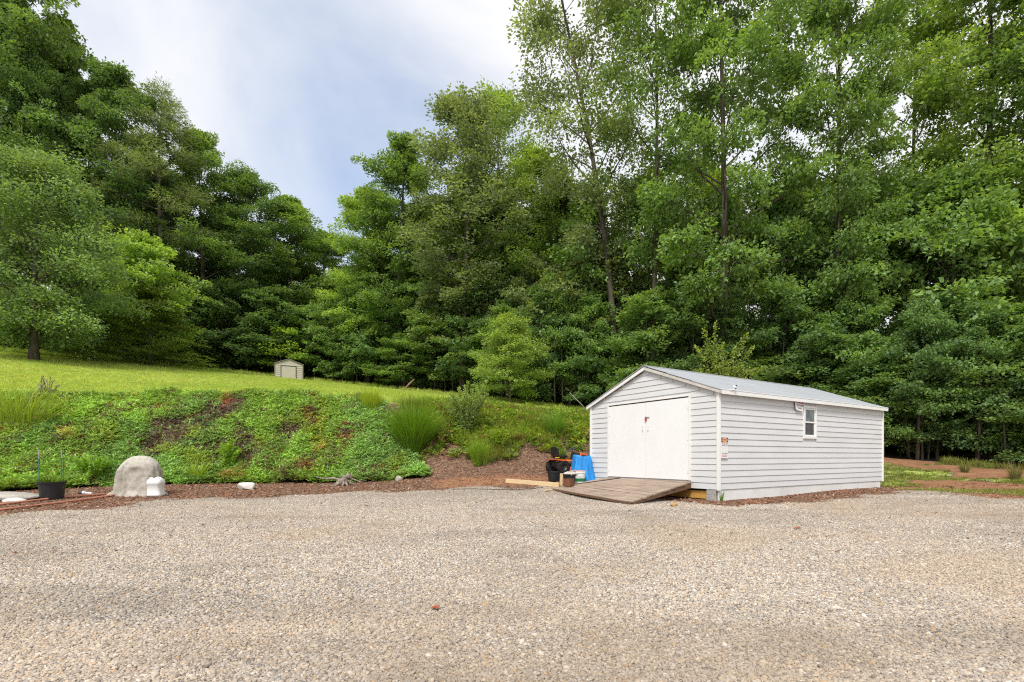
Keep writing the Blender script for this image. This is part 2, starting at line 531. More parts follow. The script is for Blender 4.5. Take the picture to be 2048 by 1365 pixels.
def blade_mesh(name, n, r0, length, width, spread, mat, rng, segs=4, droop=.5, vlo=.2, vhi=.9):
    """tuft of curved grass blades as quads"""
    Vs, Qs, vs = [], [], []
    a = rng.uniform(0, 2 * PI, n); rr = r0 * np.sqrt(rng.uniform(0, 1, n))
    base = np.stack([rr * np.cos(a), rr * np.sin(a), np.zeros(n)], 1)
    a2 = a + rng.normal(0, .5, n)
    out = np.stack([np.cos(a2), np.sin(a2), np.zeros(n)], 1)
    L = length * rng.uniform(.5, 1.1, n) * (1 - .38 * (rr / max(r0, 1e-6)) ** 2.2 * (segs > 3))
    sp = spread * (.25 + .75 * rr / max(r0, 1e-6)) * rng.uniform(.5, 1.3, n)
    side = np.stack([-np.sin(a2), np.cos(a2), np.zeros(n)], 1)
    tw = rng.uniform(-1, 1, n)[:, None]
    side = norm(side + out * tw)
    v0 = rng.uniform(vlo, vhi, n)
    off = 0
    for k in range(segs + 1):
        t = k / segs
        h = L * (t - droop * sp * t * t * .45)
        d = L * (sp * t * .45 + droop * sp * t ** 3 * .6)
        c = base + out * d[:, None]; c[:, 2] += h
        wd = width * (1 - t ** 1.6) * .5 + width * .03
        Vs.append(np.stack([c - side * wd, c + side * wd], 1))
    A = np.stack(Vs, 1)                      # n, segs+1, 2, 3
    V = A.reshape(-1, 3)
    ids = np.arange(n)[:, None] * (segs + 1) * 2 + np.arange(segs)[None] * 2
    Q = np.stack([ids, ids + 1, ids + 3, ids + 2], -1).reshape(-1, 4)
    v = np.repeat(v0, segs) + np.tile(np.linspace(-.12, .12, segs), n)
    return np_mesh(name, V, Q, mat, np.clip(v, 0, 1))

# pebbles --------------------------------------------------------------
def pebble_protos():
    out = []
    for k in range(6):
        rng = np.random.default_rng(100 + k)
        bpy_me = bpy.data.meshes.new('pebble_%d' % k)
        import bmesh
        bm = bmesh.new(); bmesh.ops.create_icosphere(bm, subdivisions=2 if k < 3 else 1, radius=.5)
        sx, sy, sz = 1, rng.uniform(.62, .9), rng.uniform(.4, .65)
        for v in bm.verts:
            j = 1 + rng.normal(0, .07)
            v.co = Vector((v.co.x * sx * j, v.co.y * sy * j, v.co.z * sz * j))
        bm.to_mesh(bpy_me); bm.free()
        if k < 3: bpy_me.polygons.foreach_set('use_smooth', [True] * len(bpy_me.polygons))
        bpy_me.materials.append(M_PEBBLE)
        out.append(bpy_me)
    return out

def pebbles():
    n = 780000
    # denser near the eye; spread over the yard's visible area and its margins
    Y = 2.0 + (RNG.uniform(0, 1, n) ** 1.25) * 17.0
    X = RNG.uniform(-1.25, 1.25, n) * Y
    px = col_of(X, Y)
    g = zones(X, Y)[0]
    sx, sy = to_shed(X, Y)
    inside = (sx > -.05) & (sx < SHL + .1) & (sy > -.1) & (sy < SHW)
    keep = (g > .35 + RNG.uniform(0, .5, n)) & ~inside
    X, Y = X[keep], Y[keep]; n = len(X)
    size = RNG.lognormal(math.log(.0170), .32, n) * (1 + .012 * np.clip(Y - 3, 0, 12))
    size = np.clip(size, .009, .065)
    Z = H(X, Y) + size * .10
    rot = np.stack([RNG.normal(0, .35, n), RNG.normal(0, .35, n), RNG.uniform(0, 2 * PI, n)], 1)
    pal = np.array([(.44, .385, .32), (.37, .33, .29), (.52, .47, .41), (.62, .585, .53), (.27, .25, .235), (.165, .15, .14), (.46, .33, .2), (.40, .39, .385), (.50, .40, .29), (.72, .70, .66)])
    pr = np.array([.23, .19, .14, .05, .13, .06, .04, .12, .035, .005])
    c = pal[RNG.choice(len(pal), n, p=pr)]
    big = vnoise(X, Y, 2.6, 61, 4); warm = sstep(.48, .72, big)[:, None]
    c = c * (1 - .42 * warm) + np.array([.37, .28, .19]) * .42 * warm
    c = c * RNG.uniform(.85, 1.12, (n, 1)) * (1.0 - .12 * sstep(.5, .75, vnoise(X, Y, .8, 71)))[:, None]
    tr_ = sstep(.45, .7, vnoise(X * .35, Y * 1.3, 1.3, 73, 3))          # packed, dirtier bands
    c = c * .88 + np.array([.385, .36, .33]) * .12
    scatter('loose_gravel', np.stack([X, Y, Z], 1), rot, size, RNG.integers(0, 6, n), c * np.array([1.21, 1.15, 1.085]) * (1 - .17 * tr_)[:, None], pebble_protos(), 'rounded tan and grey gravel stones covering the yard', 'gravel')
pebbles()

def chips():
    n = 105000
    X = RNG.uniform(-21, 20, n); Y = RNG.uniform(3, 27, n)
    g, m, l, c, f, y = zones(X, Y)
    sx, sy = to_shed(X, Y)
    inside = (sx > -.05) & (sx < SHL + .05) & (sy > -.05) & (sy < SHW)
    keep = ((m * (1 - .6 * y) > RNG.uniform(.15, .9, n)) | ((g > .5) & (Y > 6) & (RNG.uniform(0, 1, n) < .02 + .12 * sstep(.62, .75, vnoise(X, Y, 1.6, 95))))) & ~inside & (np.abs(X) < 1.2 * Y) & ~((col_of(X, Y) > 1250) & (Y > 19))
    X, Y = X[keep], Y[keep]; n = len(X)
    s = RNG.uniform(.4, 1.1, n) * np.where(g[keep] > .5, .55, 1)
    Z = H(X, Y) + np.where(g[keep] > .5, .018, .006)
    rot = np.stack([RNG.normal(0, .4, n), RNG.normal(0, .4, n), RNG.uniform(0, 2 * PI, n)], 1)
    pal = np.array([(.21, .105, .066), (.135, .066, .045), (.30, .16, .10), (.37, .235, .16), (.29, .125, .072), (.45, .34, .26), (.34, .15, .09)])
    ct = pal[RNG.choice(7, n, p=[.24, .16, .22, .12, .12, .06, .08])] * RNG.uniform(.8, 1.2, (n, 1))
    protos = []
    for k in range(4):
        mb = MB(); rng = random.Random(k)
        mb.box((0, 0, 0), (rng.uniform(.06, .12), rng.uniform(.015, .035), .009), (rng.uniform(-.2, .2), 0, 0))
        me = bpy.data.meshes.new('chip_%d' % k); me.from_pydata(mb.v, [], mb.f); me.materials.append(M_CHIP); protos.append(me)
    scatter('wood_mulch', np.stack([X, Y, Z], 1), rot, s, RNG.integers(0, 4, n), ct, protos, 'brown shredded bark mulch along the foot of the bank', 'mulch')
chips()

# juniper ground cover on the bank ------------------------------------------
def sprig_protos():
    out = []
    for k in range(6):
        rng = np.random.default_rng(300 + k)
        Ps, Ds, Ns, vs = [], [], [], []
        for sh in range(9):
            az = rng.uniform(0, 2 * PI); el = rng.uniform(.15, 1.15)
            d = np.array([math.cos(az) * math.cos(el), math.sin(az) * math.cos(el), math.sin(el)])
            L = rng.uniform(.14, .27)
            m = 9
            t = np.linspace(.15, 1, m)
            P = d[None] * (L * t)[:, None]; P[:, 2] -= .12 * L * t ** 2
            side = np.cross(d, [0, 0, 1.0]); side /= np.linalg.norm(side) + 1e-6
            sg = np.where(np.arange(m) % 2 == 0, 1, -1)[:, None]
            D = d[None] * .8 + side[None] * sg * .7 + rng.normal(0, .25, (m, 3))
            N = np.array([0, 0, 1.0]) + rng.normal(0, .5, (m, 3))
            Ps.append(P); Ds.append(D); Ns.append(N)
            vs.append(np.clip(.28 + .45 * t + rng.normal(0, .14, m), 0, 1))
        P = np.concatenate(Ps); D = np.concatenate(Ds); N = np.concatenate(Ns)
        V, Q = leaf_quads(P, D, N, rng.uniform(.06, .11, len(P)), .032)
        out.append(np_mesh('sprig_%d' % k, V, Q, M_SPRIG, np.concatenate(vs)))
    return out

def surf_normals(X, Y):
    e = .3
    dx = (H(X + e, Y) - H(X - e, Y)) / (2 * e); dy = (H(X, Y + e) - H(X, Y - e)) / (2 * e)
    return norm(np.stack([-dx, -dy, np.ones_like(dx)], 1))

def align_rot(Nn, spin, k=.7):
    """euler tilting +z toward the normal, after a spin about z"""
    out = np.zeros((len(Nn), 3))
    for i in range(len(Nn)):
        up = Vector((0, 0, 1)).lerp(Vector(Nn[i]), k).normalized()
        q = Vector((0, 0, 1)).rotation_difference(up)
        e = (q.to_matrix() @ Matrix.Rotation(spin[i], 3, 'Z')).to_euler()
        out[i] = e
    return out

def juniper():
    n = 100000
    px = RNG.uniform(-420, 870, n)
    s = RNG.uniform(-.08, 1.08, n)
    yr, yf, zf, yt, zt, ye, ze = prof(px)
    Y = yf + s * (yt - yf); X = (px - CX) / F * Y
    c = zones(X, Y)[3]
    keep = (c > RNG.uniform(.2, .8, n)); X, Y, px, s = X[keep], Y[keep], px[keep], s[keep]
    ar = RNG.uniform(0, 1, len(X)) < .34
    X, Y, px, s = X[ar], Y[ar], px[ar], s[ar]
    n = len(X)
    hump = vnoise(X, Y, .9, 44, 3)
    Z = H(X, Y) + (hump - .35) * .38 + (vnoise(X, Y, .38, 45, 2) - .5) * .2
    N = surf_normals(X, Y)
    rot = align_rot(N, RNG.uniform(0, 2 * PI, n), .75)
    sc = RNG.uniform(.7, 1.35, n)
    tint = np.tile(np.array([.20, .335, .062]), (n, 1))
    a = vnoise(X, Y * 1.4, 2.1, 51, 3)[:, None]
    tint = tint * (.75 + .6 * a)
    blue = sstep(.42, .62, vnoise(X, Y, 2.6, 52, 2) + .25 * sstep(560, 760, px) - .05)[:, None]
    tint = tint * (1 - blue) + np.array([.185, .325, .088]) * blue * (.8 + .5 * a)
    yel = sstep(.64, .74, vnoise(X, Y, .9, 53, 2))[:, None]
    tint = tint * (1 - .75 * yel) + np.array([.29, .39, .055]) * .6 * yel
    # dead brown patches and red-brown ones at places seen on the bank
    proj = HY - (Z - CAMH) / Y * F
    for (bx, by, bw, bh, kind) in ((335, 868, 38, 30, 'd'), (462, 812, 34, 18, 'd'), (490, 895, 45, 26, 'd'), (575, 868, 22, 28, 'd'), (300, 900, 22, 22, 'd'), (265, 790, 22, 8, 'd'), (430, 830, 25, 10, 'd'), (390, 850, 30, 16, 'd'),
                                   (610, 828, 14, 12, 'r'), (692, 882, 20, 16, 'r'), (612, 935, 22, 13, 'r'), (455, 802, 15, 12, 'r'), (560, 845, 16, 10, 'r'), (475, 957, 25, 7, 'r'), (160, 920, 10, 8, 'r'), (330, 822, 30, 10, 'r'), (760, 936, 8, 5, 'r'), (645, 905, 18, 8, 'r'), (630, 845, 24, 12, 'y'), (640, 890, 30, 14, 'y'), (150, 830, 14, 6, 'y'), (130, 870, 20, 20, 'y')):
        q = ((px - bx) / bw) ** 2 + ((proj - by) / bh) ** 2
        w = (np.clip((1.6 if kind == 'd' else 1.15) - q + 2.4 * (vnoise(X, Y, .5, 54, 3) - .5), 0, 1) * (RNG.uniform(0, 1, n) < {'d': .92, 'r': .6, 'y': .7}[kind]))[:, None]
        cc = {'d': (.135, .095, .085), 'r': (.25, .09, .04), 'y': (.33, .33, .05)}[kind]
        tint = tint * (1 - w) + np.array(cc) * RNG.uniform(.6, 1.4, (n, 1)) * w
        if kind == 'd': sc = sc * (1 - .35 * w[:, 0])
    brn = sstep(.56, .66, vnoise(X, Y, .7, 59, 3) + .05 * sstep(300, 420, px))[:, None] * (RNG.uniform(0, 1, (n, 1)) < .3)
    tint = tint * (1 - brn) + np.array([.125, .092, .065]) * brn
    tint = (tint * np.array([1.32, 1.28, 1.42]) + .012) * RNG.uniform(.55, 1.3, (n, 1)) * (.7 + .6 * vnoise(X, Y, .45, 58, 2))[:, None]
    spec = RNG.uniform(0, 1, n) < .012
    tint[spec] = np.array([.28, .13, .05])
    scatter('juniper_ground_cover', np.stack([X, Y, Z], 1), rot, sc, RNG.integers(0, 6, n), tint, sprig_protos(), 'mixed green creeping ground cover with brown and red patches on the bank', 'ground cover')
juniper()

# grass -----------------------------------------------------------------
def turf_protos():
    return [blade_mesh('turf_%d' % k, 16, .10, .11, .012, .9, M_SPRIG, np.random.default_rng(500 + k), 2, .6) for k in range(4)] + \
           [blade_mesh('weed_%d' % k, 26, .12, .42, .016, .8, M_SPRIG, np.random.default_rng(520 + k), 3, .7) for k in range(3)]

def lawn_grass():
    n = 150000
    px = RNG.uniform(-350, 2300, n); t = RNG.uniform(0, 1, n)
    yr, yf, zf, yt, zt, ye, ze = prof(px)
    left = px < 1300
    Y = np.where(left, yt - 5 + t ** 1.5 * (ye - yt + 6), yf - 4 + t * (ye - yf + 5))
    X = (px - CX) / F * Y
    g = zones(X, Y)[2]
    sx, sy = to_shed(X, Y)
    inside = (sx > -.2) & (sx < SHL + .2) & (sy > -.2) & (sy < SHW + .1)
    keep = (g > np.where(px < 1600, RNG.uniform(.3, .7, n), RNG.uniform(.15, .6, n))) & ~inside & ((px < 1600) | (RNG.uniform(0, 1, n) < .38))
    X, Y, px = X[keep], Y[keep], px[keep]; n = len(X)
    yr, yf, zf, yt, zt, ye, ze = prof(px)
    s = (Y - yf) / (yt - yf)
    Z = H(X, Y) - .01
    sc = RNG.uniform(.6, 1.25, n)
    idx = RNG.integers(0, 4, n)
    bank = (s < 1.05) & (px > 800) & (px < 1300)
    idx[bank & (RNG.uniform(0, 1, n) < .75)] = 4 + RNG.integers(0, 3, (bank & (RNG.uniform(0, 1, n) < 2)).sum())[0] if bank.any() else 0
    w = bank & (idx >= 4); idx[w] = 4 + RNG.integers(0, 3, w.sum())
    lip = (np.abs(s - 1.0) < .07) & (px < 800)
    q = lip & (RNG.uniform(0, 1, n) < .35); idx[q] = 4 + RNG.integers(0, 3, q.sum())
    rim = (Y > ye - 1.2); q = rim & (RNG.uniform(0, 1, n) < .5); idx[q] = 4 + RNG.integers(0, 3, q.sum())
    a = vnoise(X, Y, 3.5, 81, 4)[:, None]
    tint = np.array([.34, .485, .10]) * (1 - a) + np.array([.53, .595, .19]) * a
    gb = (sstep(.0, .2, s) * (1 - sstep(.95, 1.25, s)))[:, None] * (px > 800)[:, None]
    tint = tint * (1 - .6 * gb) + np.array([.24, .35, .045]) * .6 * gb
    rt = (px > 1600)[:, None]
    tint = np.where(rt, np.array([.25, .285, .075]) * (.6 + .6 * a), tint)
    tint = tint * RNG.uniform(.75, 1.2, (n, 1))
    tint = tint * (1 - .45 * gb * sstep(.5, .68, vnoise(X, Y, .8, 83, 3))[:, None])
    dead = RNG.uniform(0, 1, n) < np.where(bank, .2, .05); tint[dead] = np.array([.42, .34, .17])
    sc = sc * np.where(bank, .55 + 1.1 * vnoise(X, Y, 1.0, 84, 3), 1)
    rot = np.zeros((n, 3)); rot[:, 2] = RNG.uniform(0, 2 * PI, n); rot[:, 0] = RNG.normal(0, .12, n)
    scatter('lawn_grass', np.stack([X, Y, Z], 1), rot, sc, idx, tint, turf_protos(), 'bright yellow green mown lawn grass on the hillside', 'grass')
lawn_grass()

def bank_weeds():
    n = 14000
    px = RNG.uniform(840, 1230, n); s = RNG.uniform(.1, 1.12, n)
    yr, yf, zf, yt, zt, ye, ze = prof(px)
    Y = yf + s * (yt - yf); X = (px - CX) / F * Y
    g = zones(X, Y)[2]; cl = vnoise(X, Y, .9, 91, 3)
    keep = (g * sstep(.38, .62, cl) > RNG.uniform(.1, 1, n)) | ((RNG.uniform(0, 1, n) < .02) & (s > .15))
    X, Y, s, px = X[keep], Y[keep], s[keep], px[keep]; n = len(X)
    Z = H(X, Y) + RNG.uniform(0, .18, n)
    rot = np.zeros((n, 3)); rot[:, 2] = RNG.uniform(0, 6.28, n); rot[:, :2] = RNG.normal(0, .35, (n, 2))
    pal = np.array([(.24, .37, .05), (.33, .43, .06), (.17, .30, .06), (.28, .36, .14), (.36, .33, .13), (.20, .14, .07)])
    t = pal[RNG.choice(6, n, p=[.3, .22, .2, .12, .1, .06])] * RNG.uniform(.7, 1.25, (n, 1))
    sc = RNG.uniform(.6, 1.7, n)
    scatter('bank_weeds', np.stack([X, Y, Z], 1), rot, sc, RNG.integers(0, 6, n), t, sprig_protos(), 'mixed broadleaf weeds and dry stalks on the bank left of the grey shed', 'weeds')
bank_weeds()

# ------------------------------------------------------------------ trees
def crown_profile(kind, t):
    if kind == 'oak': return (np.sin(PI * np.clip(t * .80 + .17, 0, 1)) ** .75)
    if kind == 'cone': return (1 - t) ** .8 * .95 + .05
    if kind == 'oval': return np.sin(PI * np.clip(t * .9 + .07, 0, 1)) ** .6
    if kind == 'pine': return np.where(t < .25, .55 + t, .8 * (1 - t) ** .55 + .12)
    return np.sin(PI * np.clip(t * .8 + .18, 0, 1)) ** .8        # 'bush' : wide low

def make_tree(name, seed, Ht, R, cb, kind, nbr, leaves, ll, lw, spray=.9, flat=.3, trunk_r=.22, lean=.0, sub=4, up=(.25, 1.0), tilt=.55):
    rng = random.Random(seed); nr = np.random.default_rng(seed)
    tb = MB()
    ph, ph2 = rng.uniform(0, 6.28), rng.uniform(0, 6.28)
    def trunk_at(h):
        t = h / Ht
        return Vector((lean * t * t * Ht + .018 * Ht * math.sin(3.1 * t + ph) * t, .016 * Ht * math.sin(2.7 * t + ph2) * t, h))
    m = 12
    hs = [Ht * .97 * i / m for i in range(m + 1)]
    rad = [trunk_r * ((1 - .93 * (h / Ht)) ** .85) * (1.0 + .5 * math.exp(-h / (.03 * Ht))) for h in hs]
    tb.tube([trunk_at(h) - Vector((0, 0, .3 if i == 0 else 0)) for i, h in enumerate(hs)], rad, 9)
    sprays, outs, szs = [], [], []
    def add_spray(p, o, s): sprays.append(tuple(p)); outs.append(tuple(o)); szs.append(s)
    ga = rng.uniform(0, 6.28)
    for i in range(nbr):
        t = (i + rng.uniform(0, .9)) / nbr
        h = Ht * (cb + (1 - cb) * .96 * t)
        ga += 2.399 + rng.uniform(-.5, .5)
        L = R * float(crown_profile(kind, np.array(t))) * rng.uniform(.62, 1.18)
        L = max(L, .25 * R * .3)
        el = up[0] + (up[1] - up[0]) * t + rng.uniform(-.15, .15)
        d = Vector((math.cos(ga) * math.cos(el), math.sin(ga) * math.cos(el), math.sin(el)))
        p0 = trunk_at(max(h - .35 * L * math.sin(max(el, 0)), Ht * .04))
        r0 = max(.02, trunk_r * .38 * (1 - .8 * t) * min(1, L / R + .2))
        pts = []; cur = p0.copy(); dd = d.copy(); k = 5
        for j in range(k + 1):
            pts.append(cur.copy())
            dd = (dd + Vector((rng.uniform(-.16, .16), rng.uniform(-.16, .16), rng.uniform(-.10, .12)))).normalized()
            cur = cur + dd * (L / k)
        tb.tube(pts, [r0 * (1 - .85 * j / k) for j in range(k + 1)], 5, cap=False)
        o = Vector((d.x, d.y, 0)); o = o.normalized() if o.length > .05 else Vector((1, 0, 0))
        add_spray(pts[-1], o, spray * rng.uniform(.75, 1.2))
        add_spray(pts[-2] + Vector((rng.uniform(-.4, .4), rng.uniform(-.4, .4), rng.uniform(-.1, .4))) * spray, o, spray * rng.uniform(.7, 1.1))
        for s_ in range(sub):
            u = rng.uniform(.25, .95); j = int(u * k); f = u * k - j
            b0 = pts[j].lerp(pts[min(j + 1, k)], f)
            sa = rng.choice((-1, 1)) * rng.uniform(.5, 1.25)
            bd = Matrix.Rotation(sa, 3, 'Z') @ d
            bd = Vector((bd.x, bd.y, bd.z * .5 + rng.uniform(-.15, .3))).normalized()
            bl = L * rng.uniform(.22, .45)
            b1 = b0 + bd * bl * .55 + Vector((0, 0, rng.uniform(-.06, .1) * bl)); b2 = b1 + bd * bl * .5 + Vector((0, 0, rng.uniform(-.18, .08) * bl))
            rr = max(.012, r0 * .4 * (1 - .6 * u))
            tb.tube([b0, b1, b2], [rr, rr * .6, rr * .2], 4, cap=False)
            add_spray(b2, bd, spray * rng.uniform(.65, 1.15))
            if rng.random() < .6: add_spray(b1 + Vector((rng.uniform(-.3, .3), rng.uniform(-.3, .3), .15)) * spray, bd, spray * rng.uniform(.55, .95))
    top = trunk_at(Ht * .97)
    for _ in range(4): add_spray(top + Vector((rng.uniform(-.5, .5), rng.uniform(-.5, .5), rng.uniform(-.8, .2))) * spray, Vector((rng.uniform(-1, 1), rng.uniform(-1, 1), 0)), spray * .8)
    C = np.array(sprays); O = np.array(outs); S = np.array(szs); ns = len(C)
    w = S ** 2; w /= w.sum()
    si = nr.choice(ns, leaves, p=w)
    r = np.sqrt(nr.uniform(0, 1, leaves)) * S[si]; a = nr.uniform(0, 2 * PI, leaves)
    dz = nr.normal(0, flat * .5, leaves) * S[si] - .25 * (r / S[si]) ** 2 * S[si] * (flat + .2)
    rad_ = np.stack([np.cos(a), np.sin(a), np.zeros(leaves)], 1)
    # each spray is tilted a little, its outer edge drooping
    tl = nr.normal(0, .28, (ns, 2))
    off = rad_ * r[:, None]; off[:, 2] += dz + off[:, 0] * tl[si, 0] + off[:, 1] * tl[si, 1]
    P = C[si] + off
    D = rad_ * .8 + O[si] * .5 + nr.normal(0, .45, (leaves, 3)); D[:, 2] -= .25
    N = np.array([0, 0, 1.0]) + nr.normal(0, tilt, (leaves, 3)) + O[si] * .25
    sz = nr.uniform(.65, 1.25, leaves)
    V, Q = leaf_quads(P, D, N, ll * sz, lw * sz)
    sv = nr.uniform(.0, 1, ns)
    v = np.clip(.55 * sv[si] + .45 * nr.uniform(0, 1, leaves), 0, 1)
    crown = np_mesh(name + '_crown', V, Q, M_LEAF, v)
    tm = bpy.data.meshes.new(name + '_trunk'); tm.from_pydata(tb.v, [], tb.f); tm.update()
    tm.polygons.foreach_set('use_smooth', [True] * len(tm.polygons)); tm.materials.append(M_BARK)
    return dict(h=Ht, r=R, trunk=tm, crown=crown)

PROTO = {}
for k in range(5):
    PROTO['oak%d' % k] = make_tree('oak', 10 + k, 24, 5.0, .20 + .03 * (k % 3), 'oak', 44, 54000, .22, .14, .80, .40, .24, sub=6, tilt=.6)
for k in range(2):
    PROTO['thin%d' % k] = make_tree('poplar', 30 + k, 26, 4.6, .30, 'oval', 40, 27000, .22, .14, .8, .6, .20, sub=5, tilt=.8)
PROTO['lean'] = make_tree('leaning_oak', 41, 26, 5.2, .34, 'oval', 34, 26000, .22, .13, .9, .7, .24, lean=-.16, sub=4)
for k in range(5):
    PROTO['und%d' % k] = make_tree('understory', 50 + k, 9, 3.2, .10, 'bush', 26, 18000, .21, .14, .70, .27, .085, sub=5, up=(.02, .9))
PROTO['pear'] = make_tree('pear', 60, 10.5, 4.4, .09, 'oval', 60, 62000, .145, .105, .72, .7, .2, sub=5, up=(.1, 1.15), tilt=.8)
PROTO['pine'] = make_tree('pine', 61, 26, 4.2, .42, 'pine', 34, 26000, .30, .045, .75, .6, .24, sub=4, up=(.05, .6), tilt=1.0)
for k in range(2):
    PROTO['hemlock%d' % k] = make_tree('hemlock', 62 + k, 8, 2.8, .03, 'cone', 40, 24000, .15, .045, .7, .16, .09, sub=5, up=(-.05, .35))
PROTO['sapling'] = make_tree('sapling', 65, 6.5, 2.2, .12, 'bush', 36, 26000, .12, .075, .5, .4, .06, sub=5, up=(.15, 1.1), tilt=.8)
PROTO['flat'] = make_tree('maple_sapling', 66, 4, 1.7, .12, 'bush', 14, 3200, .17, .12, .5, .12, .045, sub=4, up=(.05, .7))

GREEN = (.135, .235, .056); DARK = (.105, .195, .056); OLIVE = (.155, .215, .08); GREY = (.17, .24, .11)
LIME = (.20, .315, .060); YEL = (.22, .28, .04); BLUE = (.125, .23, .068)

def place_tree(pk, nm, px, Y, py_top, width, tint, label, group=None, rz=None, base_py=None):
    pr = PROTO[pk]
    b = gp(px, Y)
    hgt = max(ztop(py_top, Y) - b.z, 1.0)
    o = empty(nm, b, random.uniform(0, 6.28) if rz is None else rz, label, 'tree', group)
    sxy = width / (2 * pr['r']) ; sz = hgt / pr['h']
    o.scale = (sxy, sxy, sz)
    t = bpy.data.objects.new('trunk', pr['trunk']); col.objects.link(t); t.parent = o
    c = bpy.data.objects.new('crown', pr['crown']); col.objects.link(c); c.parent = o
    j = random.uniform(.9, 1.15) * 1.27; lum = .25 * tint[0] + .65 * tint[1] + .1 * tint[2]
    j *= 1.16
    c.color = ((.90 * tint[0] + .09 * lum) * j, (.88 * tint[1] + .09 * lum) * j, (1.0 * tint[2] + .10 * lum) * j, 1)
    return o

def edgeY(px): return float(prof(np.array([float(px)]))[5][0])

# --- named trees, left to right
T = place_tree
T('oak0', 'oak_tree', 10, 46, -190, 13, GREEN, 'tall green tree at the far left whose crown leaves the top of the photo')
T('oak1', 'oak_tree', 110, 49, 30, 11, GREEN, 'tall tree just right of the far left one, above the round lawn tree')
T('oak2', 'oak_tree', 225, 48, 136, 11, DARK, 'dark rounded tree between the far left trees and the open pine')
T('pine', 'pine_tree', 328, 49, 184, 10.5, OLIVE, 'open topped pine with bare reddish trunk rising above the left woods')
T('oak3', 'oak_tree', 405, 53, 262, 10.5, GREEN, 'green tree standing directly right of the open pine')
T('oak4', 'oak_tree', 492, 56, 342, 11, DARK, 'broad dark green tree two places right of the pine on the falling tree line')
T('oak1', 'oak_tree', 575, 59, 398, 11.5, GREEN, 'rounded tree behind and left of the small tan shed, thick trunk showing')
T('oak2', 'oak_tree', 652, 64, 465, 10.5, DARK, 'lowest tree in the dip of the tree line under the blue sky')
T('oak0', 'oak_tree', 735, 54, 372, 10, LIME, 'yellow green tree at the left flank of the central tree group')
T('oak3', 'oak_tree', 800, 52, 278, 11.5, GREEN, 'green tree with pointed top, left shoulder of the central group')
T('thin1', 'oak_tree', 925, 46.5, 203, 12.5, GREY, 'grey olive tree with airy crown in the middle of the photo')
T('thin0', 'poplar_tree', 1002, 51, 184, 10, LIME, 'light green poplar rising behind the grey olive tree')
T('oak4', 'oak_tree', 1075, 50, 300, 11, LIME, 'pale green tree in the notch between the central group and the tall leaning tree')
T('lean', 'oak_tree', 1232, 40, -70, 13, GREY, 'tall grey green tree leaning left with sparse drooping outer limbs', rz=0.2)
T('thin1', 'poplar_tree', 1305, 37, -190, 9.5, GREEN, 'slender tree with long pale bare trunk behind the grey shed gable')
T('oak0', 'oak_tree', 1447, 34.5, -230, 11.5, GREEN, 'large full oak with stout dark trunk right behind the grey shed roof')
T('oak2', 'oak_tree', 1668, 34, -160, 10, GREEN, 'forked tree with brown trunk behind the far half of the grey shed')
T('thin0', 'poplar_tree', 1830, 38, -170, 9, LIME, 'light green airy tree between the forked tree and the one at the right')
T('oak1', 'oak_tree', 1965, 33, -260, 12, LIME, 'tall tree with pale thick trunk near the right edge of the photo')
T('oak3', 'oak_tree', 2130, 30, -200, 11, GREEN, 'tall tree cut off by the right edge of the photo')
T('pear', 'pear_tree', 68, 33.5, 330, 10.8, (.150, .245, .080), 'round grey green ornamental tree standing on the lawn at left')
T('hemlock0', 'hemlock_tree', 300, 42, 575, 9, (.105, .165, .030), 'feathery evergreen with drooping yellow green sprays right of the round tree')
T('hemlock1', 'hemlock_tree', 185, 38.5, 610, 7, (.11, .18, .032), 'low feathery evergreen beside the trunk of the round tree')
T('flat', 'maple_sapling', 562, 53, 655, 5.2, (.21, .34, .03), 'bright green layered sapling just behind the small tan shed')
T('sapling', 'small_tree', 1020, 38.5, 632, 5.6, (.20, .30, .055), 'small yellow green tree standing alone before the dark wood edge')
T('und0', 'understory_tree', 285, 43, 470, 8, LIME, 'yellow green young tree behind the upper right side of the round tree')

T('und1', 'understory_tree', 1292, 36.2, 590, 7, GREEN, 'leafy young tree right behind the peak of the grey shed')
T('und3', 'understory_tree', 1385, 35.4, 570, 7, DARK, 'leafy young tree behind the shed roof just left of the light sapling')
# --- filler woods behind, tops kept below the skyline
SK = [(-400, -250), (0, -150), (130, 30), (160, 170), (280, 200), (330, 230), (430, 320), (540, 410), (680, 490), (720, 400), (800, 300), (850, 310), (930, 230), (1010, 215), (1060, 320), (1120, 290), (1180, 60), (1250, -60), (2400, -120)]
skx = [a for a, b in SK]; sky = [b for a, b in SK]
fr = random.Random(5)
def filler(px0, px1, step, d0, d1, lo, hi, w, label, group, kinds, tints):
    px = px0
    while px < px1:
        p = px + fr.uniform(-.3, .3) * step
        Y = edgeY(p) + fr.uniform(d0, d1)
        top = np.interp(p, skx, sky) + fr.uniform(lo, hi)
        place_tree(fr.choice(kinds), 'forest_tree', p, Y, top, w * fr.uniform(.85, 1.15), fr.choice(tints), label, group)
        px += step
OK5 = ['oak0', 'oak1', 'oak2', 'oak3', 'oak4']
filler(-150, 700, 75, 6, 14, 70, 170, 9, 'dark green tree deep in the woods above the left lawn', 'background trees in the left woods', OK5, [DARK, GREEN, DARK])
filler(700, 1180, 60, 5, 13, 60, 190, 10, 'dark green tree deep in the woods behind the middle of the lawn', 'background trees in the middle woods', OK5, [DARK, GREEN, GREEN])
filler(1180, 2200, 130, 10, 18, 330, 540, 9, 'tree deep in the woods behind the grey shed', 'background trees in the right woods', OK5 + ['thin0', 'thin1'], [DARK, GREEN, LIME])
